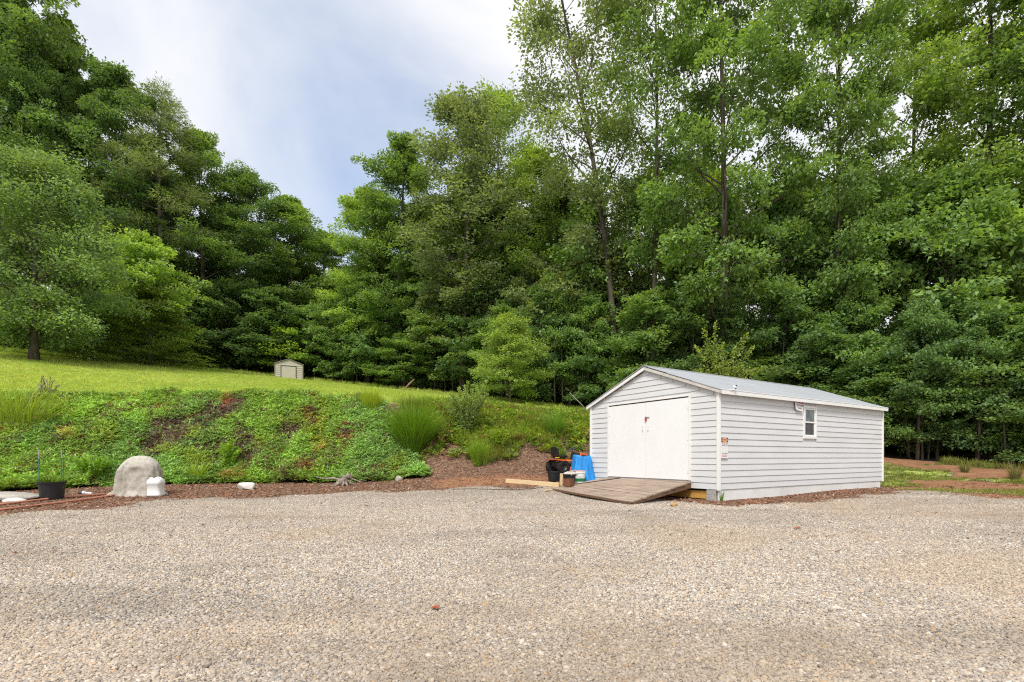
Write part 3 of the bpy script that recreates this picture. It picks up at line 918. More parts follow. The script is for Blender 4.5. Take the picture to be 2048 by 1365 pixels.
def edge_row(px0, px1, step, d0, d1, t0, t1, w, label, group, tints, kinds):
    px = px0
    while px < px1:
        p = px + fr.uniform(-.25, .25) * step
        Y = edgeY(p) + fr.uniform(d0, d1)
        place_tree(fr.choice(kinds), 'understory_tree', p, Y, fr.uniform(t0, t1), w * fr.uniform(.8, 1.2), fr.choice(tints), label, group)
        px += step
UN = ['und0', 'und1', 'und2', 'und3', 'und4']
edge_row(-120, 480, 80, 3, 6, 560, 640, 7, 'dark leafy understory tree at the wood edge above the left lawn', 'understory trees along the left wood edge', [DARK, GREEN], UN)
edge_row(420, 760, 60, 2, 5, 560, 650, 7, 'dark leafy understory tree beside the small tan shed', 'understory trees around the tan shed', [DARK, DARK, GREEN], UN)
edge_row(700, 1200, 62, 1, 4, 560, 680, 6.5, 'dark leafy understory tree at the wood edge behind the middle lawn', 'understory trees along the middle wood edge', [DARK, GREEN, BLUE], UN)
edge_row(760, 1300, 80, 4, 7, 440, 560, 8, 'taller dark understory tree behind the middle wood edge', 'taller understory trees in the middle woods', [DARK, GREEN, OLIVE], UN)
edge_row(1190, 1760, 75, 1, 3.5, 560, 700, 6, 'leafy understory tree at the wood edge behind the grey shed', 'understory trees behind the grey shed', [DARK, GREEN, GREEN], UN)
edge_row(1200, 2200, 85, 4, 9, 340, 540, 8.5, 'tall leafy understory tree rising over the grey shed roof', 'taller understory trees over the shed roof', [GREEN, DARK, LIME], UN)
edge_row(1760, 2200, 46, .3, 2.2, 600, 770, 5.0, 'layered green understory tree at the wood edge right of the grey shed', 'understory trees right of the grey shed', [BLUE, GREEN, DARK], UN)


# shaded undergrowth mass inside the wood
def undergrowth():
    protos = []
    for k in range(4):
        rng = np.random.default_rng(900 + k); m = 420
        P = rng.normal(0, 1, (m, 3)); P = norm(P) * rng.uniform(.3, 1, (m, 1)) ** .6 * np.array([1.0, 1.0, .8])
        D = norm(P) + rng.normal(0, .6, (m, 3)); N = np.array([0, 0, 1.]) + rng.normal(0, .7, (m, 3))
        V, Q = leaf_quads(P, D, N, rng.uniform(.22, .36, m), .2)
        protos.append(np_mesh('bush_%d' % k, V, Q, M_SPRIG, rng.uniform(.1, .8, m)))
    n = 2600
    px = RNG.uniform(-350, 2500, n); ye = prof(px)[5]
    d = RNG.uniform(4.5, 24, n)
    Y = ye + d; X = (px - CX) / F * Y
    Z = H(X, Y) + RNG.uniform(0, 1, n) ** 1.4 * (1.5 + .35 * d)
    rot = np.zeros((n, 3)); rot[:, 2] = RNG.uniform(0, 6.28, n)
    t = np.array([.105, .185, .045]) * RNG.uniform(.6, 1.3, (n, 1))
    scatter('forest_undergrowth', np.stack([X, Y, Z], 1), rot, RNG.uniform(.9, 1.7, n), RNG.integers(0, 4, n), t, protos, 'dark shaded leafy undergrowth filling the woods behind the edge trees', 'undergrowth')
undergrowth()
#OBJS
# ------------------------------------------------------------------ materials for built things
M_SIDING = simple('painted_siding', (.645, .648, .66), .55, .06, 1.6, .3, .06, 40, dirt=((.53, .53, .51), .55), stretch=(.35, .35, 2.2))
M_TRIM = simple('white_trim_paint', (.80, .79, .77), .5, .04, 2, .35, .05, 50, dirt=((.60, .57, .52), .35))
M_DOOR = simple('white_door_paint', (.83, .83, .83), .45, .02, 1.2, .4, .03, 30, dirt=((.74, .74, .73), .3))
M_WEATHERED = simple('weathered_trim', (.58, .55, .50), .8, .15, 5, .2, .3, 60, dirt=((.10, .085, .07), .9), stretch=(1, .5, 1))
M_SKIRT = simple('skirt_paint', (.74, .74, .73), .6, .06, 1.2, .3, .1, 40, dirt=((.40, .37, .32), .55))
M_ROOF = simple('pale_roofing', (.44, .46, .495), .45, .06, 1.0, .4, .08, 25, dirt=((.40, .42, .46), .5))
M_ROOFEDGE = simple('grey_roof_edge', (.32, .32, .33), .6, .2, 4)
M_BLOCK = simple('concrete_block', (.38, .37, .35), .9, .15, 9, .15, .4, 50)
M_YELLOWWOOD = simple('yellow_lumber', (.62, .34, .085), .7, .15, 3, .2, .2, 30, stretch=(.3, 6, 6))
M_PINE = simple('pale_lumber', (.66, .50, .29), .7, .12, 4, .2, .2, 30, stretch=(.4, 5, 5))
M_RAMP = simple('weathered_ramp_wood', (.34, .262, .205), .85, .5, 3.5, .15, .5, 18, dirt=((.36, .28, .22), .7), stretch=(5, .35, 5))
M_RAMPSIDE = simple('ramp_side_wood', (.16, .095, .06), .85, .35, 3, .15, .4, 18, stretch=(.4, 5, 5))
M_BLACKP = simple('black_plastic', (.016, .017, .019), .45, .2, 5, .4, .1, 50)
M_SOIL = simple('potting_soil', (.06, .04, .028), .95, .4, 20, .1, .8, 40)
M_WHITEP = simple('white_plastic', (.82, .82, .81), .4, .03, 5, .45, .05, 30)
M_GREENLABEL = simple('green_label', (.02, .20, .065), .5, .1, 5)
M_ORANGE = simple('orange_paint', (.80, .145, .03), .35, .08, 4, .5, .03)
M_GREYM = simple('grey_metal', (.09, .09, .095), .45, .2, 6, .5, .05, metal=.3)
M_DARKM = simple('dark_metal_and_shade', (.03, .03, .032), .5, .2, 6, .4)  # also colours the dark pieces that stand in for shaded openings
M_RUBBER = simple('tyre_rubber', (.028, .026, .024), .85, .25, 8, .2, .3, dirt=((.10, .075, .055), .5))
M_SEAT = simple('black_vinyl', (.015, .015, .017), .5, .2, 6, .4)
M_YEL = simple('yellow_strap', (.75, .62, .02), .5)
M_TARP = simple('blue_tarp', (.014, .245, .66), .38, .38, 5, .55, .5, 9, stretch=(1.6, 1.6, .5))  # upright tint streaks paint the light and shade of folds into the blue
M_RUST = simple('rusty_steel', (.17, .075, .042), .85, .3, 14, .15, .4, 60)
M_BAG = simple('crumpled_plastic_bag', (.52, .48, .44), .5, .25, 14, .4, .8, 18)
M_PINKBOARD = simple('clay_board', (.56, .33, .24), .8, .15, 8)
M_REDP = simple('red_paint', (.55, .035, .03), .5, .1, 8)
M_STEEL = simple('galvanised_steel', (.45, .45, .46), .4, .1, 8, .5, .05, metal=.7)
M_TAN = simple('tan_metal_siding', (.50, .455, .385), .5, .05, 2, .4, .05, 30)
M_TANTRIM = simple('dark_green_trim', (.045, .06, .055), .5, .1, 4)
M_TANROOF = simple('tan_roof_trim', (.22, .20, .175), .6, .1, 4)
M_HOSE = simple('terracotta_hose', (.52, .22, .14), .55, .15, 4, .35)
M_CORD = simple('dark_cord', (.05, .04, .033), .7)
M_GREENSTK = simple('green_coated_stake', (.03, .17, .12), .5)
M_ROCK = simple('grey_rock', (.42, .39, .35), .9, .22, 7, .15, .5, 25, dirt=((.25, .21, .17), .6))
M_WROCK = simple('white_rock', (.66, .63, .58), .9, .12, 7, .15, .4, 25)
M_TROCK = simple('tan_rock', (.48, .30, .13), .9, .2, 9, .15, .4, 25)
M_DRIFT = simple('dead_root_wood', (.27, .23, .19), .95, .5, 9, .1, .6, 30, stretch=(1, 1, 1))
M_LOG = simple('fallen_wood', (.30, .20, .13), .9, .3, 6, .1, .5, 30)
M_SIGNW = simple('sign_white', (.78, .77, .78), .5, .02, 3)
M_SIGNK = simple('sign_black', (.02, .02, .02), .5)
M_SIGNO = simple('sign_orange', (.80, .42, .22), .5, .05, 6)
M_SIGNR = simple('sign_red', (.60, .055, .04), .5, .05, 6)
M_SIGNRT = simple('sign_red_text', (.62, .13, .12), .5)
M_SIGNG = simple('sign_grey_text', (.16, .18, .22), .5)
M_DEADLEAF = simple('red_dead_leaf', (.30, .085, .05), .8, .2, 20)

def glass_material():
    t = NT('window_glass')
    nz = t.noise(3.5, 4, .6, t.obj()).outputs['Fac']
    c = t.ramp(nz, [(.35, (.035, .05, .055)), (.65, (.13, .17, .175))]).outputs[0]
    b = t.bsdf(c, .08, .6)
    return t.m
M_GLASS = glass_material()
M_SCREEN = simple('insect_screen', (.085, .088, .09), .8, .25, 5, .2)

def cloth_material():
    t = NT('burlap_cover'); v = t.obj()
    wv = t.n('ShaderNodeTexWave', wave_type='BANDS', bands_direction='Z'); wv.inputs['Scale'].default_value = 24; wv.inputs['Distortion'].default_value = 2.5; wv.inputs['Detail'].default_value = 3
    t.l(v, wv.inputs['Vector'])
    n1 = t.noise(2.2, 6, .7, v).outputs['Fac']; n2 = t.noise(55, 3, .7, v).outputs['Fac']
    c = t.ramp(n1, [(.3, (.30, .27, .225)), (.5, (.56, .525, .46)), (.72, (.68, .655, .60))]).outputs[0]
    c = t.mix(.6, c, t.ramp(wv.outputs['Fac'], [(.2, (.6, .58, .55)), (.8, (1, 1, 1))]).outputs[0], 'MULTIPLY')
    hb = t.math('ADD', n2, t.math('MULTIPLY', wv.outputs['Fac'], .6))
    t.bsdf(c, .95, .1, 0, t.bump(hb, .5, .012))
    return t.m
M_COVER = cloth_material()

def text_obj(s, size, m, parent, mat4, name='lettering', align='CENTER', ext=.001, sx=1.0):
    cu = bpy.data.curves.new('lettering_curve', 'FONT'); cu.body = s; cu.size = size; cu.align_x = align; cu.align_y = 'CENTER'; cu.extrude = ext
    tmp = bpy.data.objects.new('lettering_tmp', cu); col.objects.link(tmp)
    bpy.context.view_layer.update()
    me = bpy.data.meshes.new_from_object(tmp.evaluated_get(bpy.context.evaluated_depsgraph_get()))
    bpy.data.objects.remove(tmp)
    me.name = name
    me.materials.clear(); me.materials.append(m)
    for v in me.vertices: v.co.x *= sx
    o = bpy.data.objects.new(name, me); col.objects.link(o)
    o.parent = parent; o.matrix_local = mat4
    return o

def wall_matrix_side(x, y, z, roll=0.0):
    """text lying on the shed's long wall (local y = const, facing -y)"""
    return Matrix.Translation((x, y, z)) @ Matrix.Rotation(PI / 2, 4, 'X') @ Matrix.Rotation(roll, 4, 'Z')

# ------------------------------------------------------------------ grey workshop shed
RZ = math.atan2(.529, .849)
SH = empty('workshop_shed', (SHX, SHY, 0), RZ, 'large light grey lap sided shed with white double doors on the gravel', 'shed')
SHM = Matrix.Translation((SHX, SHY, 0)) @ Matrix.Rotation(RZ, 4, 'Z')
ZB, ROW, EAVE, RIDGE = .305, .1715, 2.97, 3.93
def lap(mb, axis, sgn, base, a0, a1, z0, z1, holes=(), gable=None):
    """lap boards from a0..a1 on a wall; axis 'x' runs along x at y=base, axis 'y' along y at x=base; sgn = outward direction"""
    z = z0
    while z < z1 - .01:
        zt = min(z + ROW, z1)
        spans = [(a0, a1)]
        if gable:
            f = gable(zt - .02)
            if f is None: break
            spans = [(max(a0, f[0]), min(a1, f[1]))]
        for (h0, h1, hz0, hz1) in holes:
            if z < hz1 - .02 and zt > hz0 + .02:
                ns = []
                for s0, s1 in spans:
                    if h1 <= s0 or h0 >= s1: ns.append((s0, s1)); continue
                    if h0 > s0: ns.append((s0, h0))
                    if h1 < s1: ns.append((h1, s1))
                spans = ns
        for s0, s1 in spans:
            g = .009; ob, ot = .026, .008
            prof_ = [(0, z), (.006, z), (.006, z + g), (ob, z + g), (ot, zt), (0, zt)]
            ring0, ring1 = [], []
            for d, zz in prof_:
                if axis == 'x':
                    ring0.append((s0, base + sgn * d, zz)); ring1.append((s1, base + sgn * d, zz))
                else:
                    ring0.append((base + sgn * d, s0, zz)); ring1.append((base + sgn * d, s1, zz))
            n = 6
            fs = [tuple(range(n)), tuple(range(2 * n - 1, n - 1, -1))] + [(k, (k + 1) % n, n + (k + 1) % n, n + k) for k in range(n)]
            mb.add(ring0 + ring1, fs)
        z = zt
D0, D1, DZ0, DZ1 = .88, 4.29, .525, 3.0
WX0, WX1, WZ0, WZ1 = 4.16, 4.93, 1.77, 2.81
mid = SHW / 2
slope = (RIDGE - EAVE) / (mid + .0)
def gab(z):
    if z <= EAVE: return (0, SHW)
    k = (z - EAVE) / slope
    return (k, SHW - k) if k < mid - .03 else None
side = MB(); lap(side, 'x', -1, 0, .0, SHL, ZB, EAVE, [(WX0, WX1, WZ0, WZ1)])
side.box2((0, .002, ZB), (SHL, .06, EAVE))
side.build('side_wall', M_SIDING, SH)
front = MB(); lap(front, 'y', -1, 0, 0, SHW, ZB, RIDGE - .02, [(D0, D1, DZ0 - .05, DZ1)], gab)
front.add([(.002, 0, ZB), (.002, SHW, ZB), (.002, SHW, EAVE), (.002, mid, RIDGE - .02), (.002, 0, EAVE), (.07, 0, ZB), (.07, SHW, ZB), (.07, SHW, EAVE), (.07, mid, RIDGE - .02), (.07, 0, EAVE)],
          [(0, 1, 2, 3, 4), (9, 8, 7, 6, 5), (0, 5, 6, 1), (1, 6, 7, 2), (2, 7, 8, 3), (3, 8, 9, 4), (4, 9, 5, 0)])
front.build('front_wall', M_SIDING, SH)
back = MB(); lap(back, 'x', 1, SHW, 0, SHL, ZB, EAVE); back.box2((.08, SHW - .06, ZB), (SHL - .08, SHW - .002, EAVE))
back.build('back_wall', M_SIDING, SH)
end = MB(); lap(end, 'y', 1, SHL, 0, SHW, ZB, RIDGE - .02, [], gab)
end.add([(SHL - .07, .06, ZB), (SHL - .07, SHW - .06, ZB), (SHL - .07, SHW - .06, EAVE), (SHL - .07, mid, RIDGE - .03), (SHL - .07, .06, EAVE), (SHL - .002, .06, ZB), (SHL - .002, SHW - .06, ZB), (SHL - .002, SHW - .06, EAVE), (SHL - .002, mid, RIDGE - .03), (SHL - .002, .06, EAVE)],
        [(0, 1, 2, 3, 4), (9, 8, 7, 6, 5), (0, 5, 6, 1), (1, 6, 7, 2), (2, 7, 8, 3), (3, 8, 9, 4), (4, 9, 5, 0)])
end.build('end_wall', M_SIDING, SH)
for (cx, cy) in ((-.012, -.012), (-.012, SHW + .012), (SHL + .012, -.012), (SHL + .012, SHW + .012)):
    c = MB(); c.box((cx, cy, (ZB + EAVE) / 2 - .002), (.085, .085, EAVE - ZB + .03)); c.build('corner_trim', M_TRIM, SH, bevel=.006)
# roof: two slabs laid in three courses
for sg in (1, -1):
    r = MB()
    for k in range(3):
        t0, t1 = k / 3, (k + 1) / 3
        y0 = -.17 + t0 * (mid + .17); y1 = -.17 + t1 * (mid + .17) + (.03 if k < 2 else 0)
        zf = lambda y: EAVE + .075 + slope * (y + .0)
        lift = .012 * k
        def yy(y): return y if sg == 1 else SHW - y
        v = [(-.13, yy(y0), zf(y0) + lift), (SHL + .15, yy(y0), zf(y0) + lift), (SHL + .15, yy(y1), zf(y1) + lift), (-.13, yy(y1), zf(y1) + lift)]
        th = .018
        v8 = v + [(a, b, c_ + th) for a, b, c_ in v]
        r.hexa(v8)
    r.build('roof', M_ROOF, SH)
    for x0 in (-.115, SHL + .075):                         # weathered rake boards under the roof edge
        e = MB()
        a, b = -.165, mid + .005
        z0 = lambda y: EAVE + .072 + slope * y
        q = [(x0, yy(a), z0(a) - .095), (x0 + .045, yy(a), z0(a) - .095), (x0 + .045, yy(b), z0(b) - .095), (x0, yy(b), z0(b) - .095)]
        e.hexa(q + [(p[0], p[1], p[2] + .093) for p in q])
        e.build('rake_board', M_WEATHERED if sg == 1 else M_TRIM, SH)
    f = MB()
    yf = yy(-.15)
    f.box((SHL / 2 + .01, yf, EAVE - .025), (SHL + .20, .035, .135))
    f.build('fascia', M_TRIM, SH, bevel=.004)
    sf = MB(); sf.box2((-.06, yy(-.13), EAVE - .03), (SHL + .06, yy(-.04), EAVE - .012)); sf.build('soffit', M_TRIM, SH)
rc = MB(); zr = EAVE + .105 + slope * mid
rc.hexa([(-.14, mid - .16, zr - .045), (SHL + .16, mid - .16, zr - .045), (SHL + .16, mid, zr + .018), (-.14, mid, zr + .018), (-.14, mid - .16, zr - .035), (SHL + .16, mid - .16, zr - .035), (SHL + .16, mid, zr + .028), (-.14, mid, zr + .028)])
rc.hexa([(-.14, mid, zr + .018), (SHL + .16, mid, zr + .018), (SHL + .16, mid + .16, zr - .045), (-.14, mid + .16, zr - .045), (-.14, mid, zr + .028), (SHL + .16, mid, zr + .028), (SHL + .16, mid + .16, zr - .035), (-.14, mid + .16, zr - .035)])
rc.build('ridge_cap', M_ROOFEDGE, SH)
# skirt, piers and the new beam under the doorway
sk = MB(); sk.box2((.0, -.004, .012), (SHL - .12, .03, ZB - .004)); sk.box2((.0, -.010, -.03), (.42, .026, .05)); sk.build('skirt_board', M_SKIRT, SH)
for k, (cx, cy) in enumerate(((.17, .22), (.17, 4.9), (9.3, .24))):
    b = MB(); b.box2((cx - .19, cy - .15, -.08), (cx + .20, cy + .16, .152)); b.box2((cx - .185, cy - .145, .157), (cx + .195, cy + .155, ZB - .004)); b.build('block_pier', M_BLOCK, SH, bevel=.008)
bm_ = MB(); bm_.box2((.06, .40, .035), (.10, 4.7, .25)); bm_.build('support_beam', M_YELLOWWOOD, SH)
bm_ = MB(); bm_.box2((.30, .05, ZB - .14), (9.2, SHW - .05, ZB - .01)); bm_.build('floor_frame', M_DARKM, SH)
# doorway
fr_ = MB(); fw = .06
fr_.box2((-.055, D0 - .0, DZ1 - .07), (.0, D1 + .0, DZ1)); fr_.box2((-.055, D0, DZ0), (.0, D0 + fw, DZ1 - .072)); fr_.box2((-.055, D1 - fw, DZ0), (.0, D1, DZ1 - .072))
fr_.build('door_frame', M_TRIM, SH, bevel=.004)
sp = 2.575
for (a, b) in ((D0 + fw + .006, sp - .008), (sp + .008, D1 - fw - .006)):
    d = MB(); d.box2((-.034, a, DZ0 + .01), (.004, b, DZ1 - .105)); do = d.build('door', M_DOOR, SH, bevel=.005)
    hy = a + .03 if a < 2 else b - .03
    for hz in (.78, 1.72, 2.62):
        h = MB(); h.box((-.038, hy, hz), (.008, .055, .11)); h.tube([(-.042, hy + (-.03 if a < 2 else .03), hz - .06), (-.042, hy + (-.03 if a < 2 else .03), hz + .06)], .009, 8); h.build('hinge', M_TRIM, do)
    if a < 2:
        h = MB(); h.box((-.040, b - .07, 2.42), (.010, .15, .045)); h.box((-.044, b - .01, 2.42), (.012, .05, .07)); h.build('hasp', M_STEEL, do)
        hd = MB(); hd.tube([(-.036, b - .11, 2.02), (-.075, b - .11, 2.04), (-.075, b - .11, 2.16), (-.036, b - .11, 2.18)], .010, 8); hd.build('handle', M_TRIM, do)
    else:
        hd = MB(); hd.tube([(-.036, a + .11, 2.02), (-.075, a + .11, 2.04), (-.075, a + .11, 2.16), (-.036, a + .11, 2.18)], .010, 8); hd.build('handle', M_TRIM, do)
dk = MB(); dk.box2((-.012, D0 + fw, DZ1 - .104), (-.008, D1 - fw, DZ1 - .071)); dk.build('head_gap_shade', M_DARKM, SH)  # dark strip standing in for the shade in the slit above the doors
pl = empty('padlock', SHM @ Vector((-.062, 2.55, 2.36)), RZ, 'small red padlock hanging on the hasp between the white shed doors', 'padlock')
b = MB(); b.box((0, 0, 0), (.035, .07, .075)); b.build('lock_body', M_REDP, pl, bevel=.008)
b = MB(); b.tube([(0, -.024, .035), (0, -.024, .07), (0, 0, .088), (0, .024, .07), (0, .024, .035)], .007, 8); b.build('shackle', M_STEEL, pl, smooth=True)
# window
wf = MB()
oy = -.05
fwid = .075
wf.box2((WX0, oy, WZ0), (WX0 + fwid, .0, WZ1)); wf.box2((WX1 - fwid, oy, WZ0), (WX1, 0, WZ1)); wf.box2((WX0 + fwid, oy, WZ1 - fwid), (WX1 - fwid, 0, WZ1)); wf.box2((WX0 + fwid, oy, WZ0), (WX1 - fwid, 0, WZ0 + fwid))
win = wf.build('window', M_TRIM, SH, bevel=.004)
zm = 2.29
for (z0, z1, y, pm) in ((zm - .02, WZ1 - fwid - .004, -.020, M_GLASS), (WZ0 + fwid + .004, zm + .02, -.006, M_SCREEN)):
    s = MB(); x0, x1 = WX0 + fwid + .004, WX1 - fwid - .004; t_ = .045
    s.box2((x0, y - .012, z0), (x0 + t_, y + .008, z1)); s.box2((x1 - t_, y - .012, z0), (x1, y + .008, z1)); s.box2((x0 + t_, y - .012, z1 - t_), (x1 - t_, y + .008, z1)); s.box2((x0 + t_, y - .012, z0), (x1 - t_, y + .008, z0 + t_))
    s.build('sash', M_TRIM, win)
    p = MB(); p.box2((x0 + t_, y - .004, z0 + t_), (x1 - t_, y + .002, z1 - t_)); p.build('pane', pm, win)
# security camera on the eave
sc_ = empty('security_camera', SHM @ Vector((.36, -.175, EAVE + .035)), RZ, 'small white security camera with black lens on the shed eave corner', 'camera')
b = MB(); b.tube([(-.08, 0, 0), (-.01, -.02, .01), (.03, -.04, .055)], .010, 8); b.box((-.09, 0, .0), (.07, .02, .04)); b.build('bracket', M_WHITEP, sc_)
b = MB(); b.box((.02, -.05, .085), (.04, .10, .04), (.5, 0, .35)); b.build('camera_body', M_WHITEP, sc_, bevel=.01)
b = MB(); b.box((.05, -.065, .08), (.022, .04, .115), (.0, .42, .0)); b.build('lens_hood', M_SIGNK, sc_, bevel=.008)
# signs
s1 = empty('warning_sign', SHM @ Vector((.185, -.052, 1.44)), RZ, 'tall white warning sign with orange oval on black by the shed corner', 'sign')
b = MB(); b.box((0, 0, 0), (.30, .006, .56)); b.build('panel', M_SIGNW, s1)
b = MB(); b.box((0, -.0045, .215), (.29, .003, .125)); b.build('header', M_SIGNK, s1)
ov = MB(); ov.add([(.125 * math.cos(a) if False else .132 * math.cos(2 * PI * k / 32), -.0075, .215 + .055 * math.sin(2 * PI * k / 32)) for k, a in enumerate([0] * 32)], [tuple(range(32))]); ov.build('oval', M_SIGNO, s1)
def st_(s, size, m, z, sx=1.0): text_obj(s, size, m, s1, wall_matrix_side(0, -.005, z), sx=sx)
text_obj('WARNING', .05, M_SIGNK, s1, wall_matrix_side(0, -.0085, .215), sx=.95)
st_('IF YOU CAN', .058, M_SIGNRT, .118, .78); st_('READ THIS', .056, M_SIGNG, .066, .9)
st_('YOU ARE IN', .055, M_SIGNG, -.155, .82); st_('RANGE', .068, M_SIGNRT, -.222, .9)
s2 = empty('camera_notice_sign', SHM @ Vector((3.83, -.062, 2.785)), RZ, 'tilted white notice with red header under the eave beside the shed window', 'sign')
b = MB()
out = [(-.235, .165), (.225, .165), (.215, -.16), (-.12, -.165), (-.19, -.13)]
tl = math.radians(-5)
out = [(x * math.cos(tl) - z * math.sin(tl), x * math.sin(tl) + z * math.cos(tl)) for x, z in out]
n = len(out); b.add([(x, -.004 - (.02 if z < 0 else 0), z) for x, z in out] + [(x, .006 - (.02 if z < 0 else 0), z) for x, z in out], [tuple(range(n))[::-1], tuple(range(n, 2 * n))] + [(k, (k + 1) % n, n + (k + 1) % n, n + k) for k in range(n)])
b.build('panel', M_SIGNW, s2)
b = MB(); b.box((.01, -.009, .118), (.44, .003, .095), (0, -tl, 0)); b.build('header', M_SIGNR, s2)
text_obj('WARNING', .075, M_SIGNW, s2, wall_matrix_side(.01, -.012, .118, tl), sx=.9)
text_obj('Security', .085, M_SIGNG, s2, wall_matrix_side(-.03, -.030, .012, tl), sx=.8)
b = MB(); b.box((.155, -.020, .0), (.055, .003, .05), (0, -tl, 0)); b.build('camera_symbol', M_SIGNK, s2)
text_obj('Surveillance', .062, M_SIGNG, s2, wall_matrix_side(.015, -.030, -.085, tl), sx=.8)

# ------------------------------------------------------------------ ramp
RP = empty('wooden_ramp', (SHX, SHY, 0), RZ, 'weathered brown plank ramp sloping down from the white shed doors', 'ramp')
def g_at(x, y):
    p = SHM @ Vector((x, y, 0)); return Hs(p.x, p.y)
def ramp_pt(u, v, dz=0):
    """u 0..1 down the ramp, v 0..1 from right to left"""
    xr, yr_, zr_ = (-.045 - 2.69 * u, .86 - .33 * u, .50 + (.075 - .50) * u)
    xl, yl, zl = (-.045 - 2.30 * u, 4.33 - .02 * u, .50 + (g_at(-2.35, 4.31) + .05 - .50) * u)
    return Vector((xr + (xl - xr) * v, yr_ + (yl - yr_) * v, zr_ + (zl - zr_) * v + dz - .012 * math.sin(PI * v) * u))
pk_ = MB(); NP = 17; prng = random.Random(3)
for k in range(NP):
    u0, u1 = (k + .05) / NP, (k + .95) / NP
    e0, e1 = prng.uniform(-.008, .006), prng.uniform(0.994, 1.01)
    dz = prng.uniform(-.006, .006)
    segs = 5
    for j in range(segs):
        va = e0 + (e1 - e0) * j / segs; vb = e0 + (e1 - e0) * (j + 1) / segs
        q = [ramp_pt(u0, va, dz), ramp_pt(u1, va, dz), ramp_pt(u1, vb, dz), ramp_pt(u0, vb, dz)]
        pk_.hexa([p - Vector((0, 0, .038)) for p in q] + q)
pk_.build('deck_boards', M_RAMP, RP)
for v in (.012, .5, .988):
    q0 = [ramp_pt(0, v - .012), ramp_pt(.97, v - .012), ramp_pt(.97, v + .012), ramp_pt(0, v + .012)]
    lo = [p - Vector((0, 0, .042 + hh)) for p, hh in zip(q0, (.15, .05, .05, .15))]
    s = MB(); s.hexa(lo + [p - Vector((0, 0, .042)) for p in q0]); s.build('stringer', M_RAMPSIDE, RP)
s = MB(); q0 = [ramp_pt(1.003, -.005), ramp_pt(1.015, -.005), ramp_pt(1.015, 1.005), ramp_pt(1.003, 1.005)]
s.hexa([p - Vector((0, 0, .06)) for p in q0] + [p - Vector((0, 0, .01)) for p in q0]); s.build('toe_board', M_RAMPSIDE, RP)
# cord lying across the ramp's upper left corner
pts = [SHM @ ramp_pt(u, v, .014) for u, v in ((.02, .80), (.12, .82), (.3, .87), (.5, .92), (.68, .97))] + [SHM @ (ramp_pt(.8, 1.02) + Vector((0, .08, -.02)))]
b = MB(); b.tube(pts, .013, 8); tag(b.build('rubber_cord', M_CORD, smooth=True), 'dark thin cord lying across the upper left of the wooden ramp', 'cord')

# ------------------------------------------------------------------ things left of the ramp
def standing(name, px, py, label, cat, rz=0.0, dz=0.0, group=None):
    p = hit(px, py); p.z += dz
    return empty(name, p, rz, label, cat, group)
def pot(root, r, h, fill=True):
    b = MB(); b.lathe([(r * .80, 0), (r * .83, .01), (r * .96, h * .9), (r * 1.03, h * .9), (r * 1.04, h), (r * .98, h), (r * .93, h * .86), (r * .80, .04), (0.001, .03)], 28); b.build('pot_body', M_BLACKP, root, smooth=False)
    if fill:
        b = MB(); b.lathe([(r * .93, h * .84), (r * .5, h * .89), (.001, h * .91)], 20, wob=lambda a, z: 1 + .0 * a); b.build('soil', M_SOIL, root, smooth=True)
    for sgn in (1, -1):
        b = MB(); b.box((sgn * r * 1.05, 0, h * .93), (.035, .12, .03)); b.build('grip', M_BLACKP, root, bevel=.008)

p1 = standing('black_pot', 1108, 963, 'round black pot behind the end of the pale timber', 'pot', .3); pot(p1, .235, .33)
p2 = standing('black_pot', 1139, 970, 'black pot with crumpled bag between the short post and the bucket', 'pot', 1.2); pot(p2, .22, .36)
bg_ = MB(); rg = random.Random(8)
rings = []
for i in range(7):
    t = i / 6
    rings.append((.20 * math.sin(PI * (.12 + .82 * t)) ** .7 + .02, .36 * .8 + t * .16))
bg_.lathe(rings, 22, wob=lambda a, z: 1 + .16 * math.sin(5 * a + 9 * z) + .10 * math.sin(11 * a - 23 * z))
o = bg_.build('plastic_bag', M_BAG); o.location = p2.location + Vector((.02, 0, .0)); tag(o, 'crumpled pale plastic bag stuffed in the black pot by the ramp', 'bag')
bk = standing('bucket', 1160, 966, 'white bucket with green lower label in front of the blue tarp', 'bucket')
b = MB(); b.lathe([(.155, 0), (.16, .01), (.185, .34), (.20, .34), (.20, .38), (.188, .385), (.18, .36), (.155, .03), (.001, .02)], 30); b.build('bucket_body', M_WHITEP, bk, smooth=False)
b = MB(); b.lathe([(.164, .045), (.1715, .155), (.1735, .155), (.166, .045)], 30, closed=True); b.build('label', M_GREENLABEL, bk)
b = MB(); b.tube([(-.19, 0, .35), (-.17, -.10, .26), (0, -.20, .20), (.17, -.10, .26), (.19, 0, .35)], .006, 6); b.build('bail_handle', M_STEEL, bk)
pb = MB(); pb.box((0, 0, 0), (.50, .22, .04), (.0, .02, .06)); o = pb.build('clay_board', M_PINKBOARD, bevel=.006); o.location = bk.location + Vector((-.10, -.01, .41)); tag(o, 'short pinkish board lying across the top of the white bucket', 'board')
# rusty box on the ramp's lower left corner
c = SHM @ ramp_pt(.80, .93); rb = empty('rusty_box', c + Vector((0, 0, .005)), RZ + .35, 'small rusty brown steel box on the lower left corner of the ramp', 'box')
b = MB()
for dx, dy, sx, sy in ((-.12, 0, .012, .25), (.12, 0, .012, .25), (0, -.119, .228, .012), (0, .119, .228, .012)): b.box((dx, dy, .125), (sx, sy, .25))
b.box((0, 0, .008), (.226, .226, .012)); b.build('box_walls', M_RUST, rb, bevel=.003)
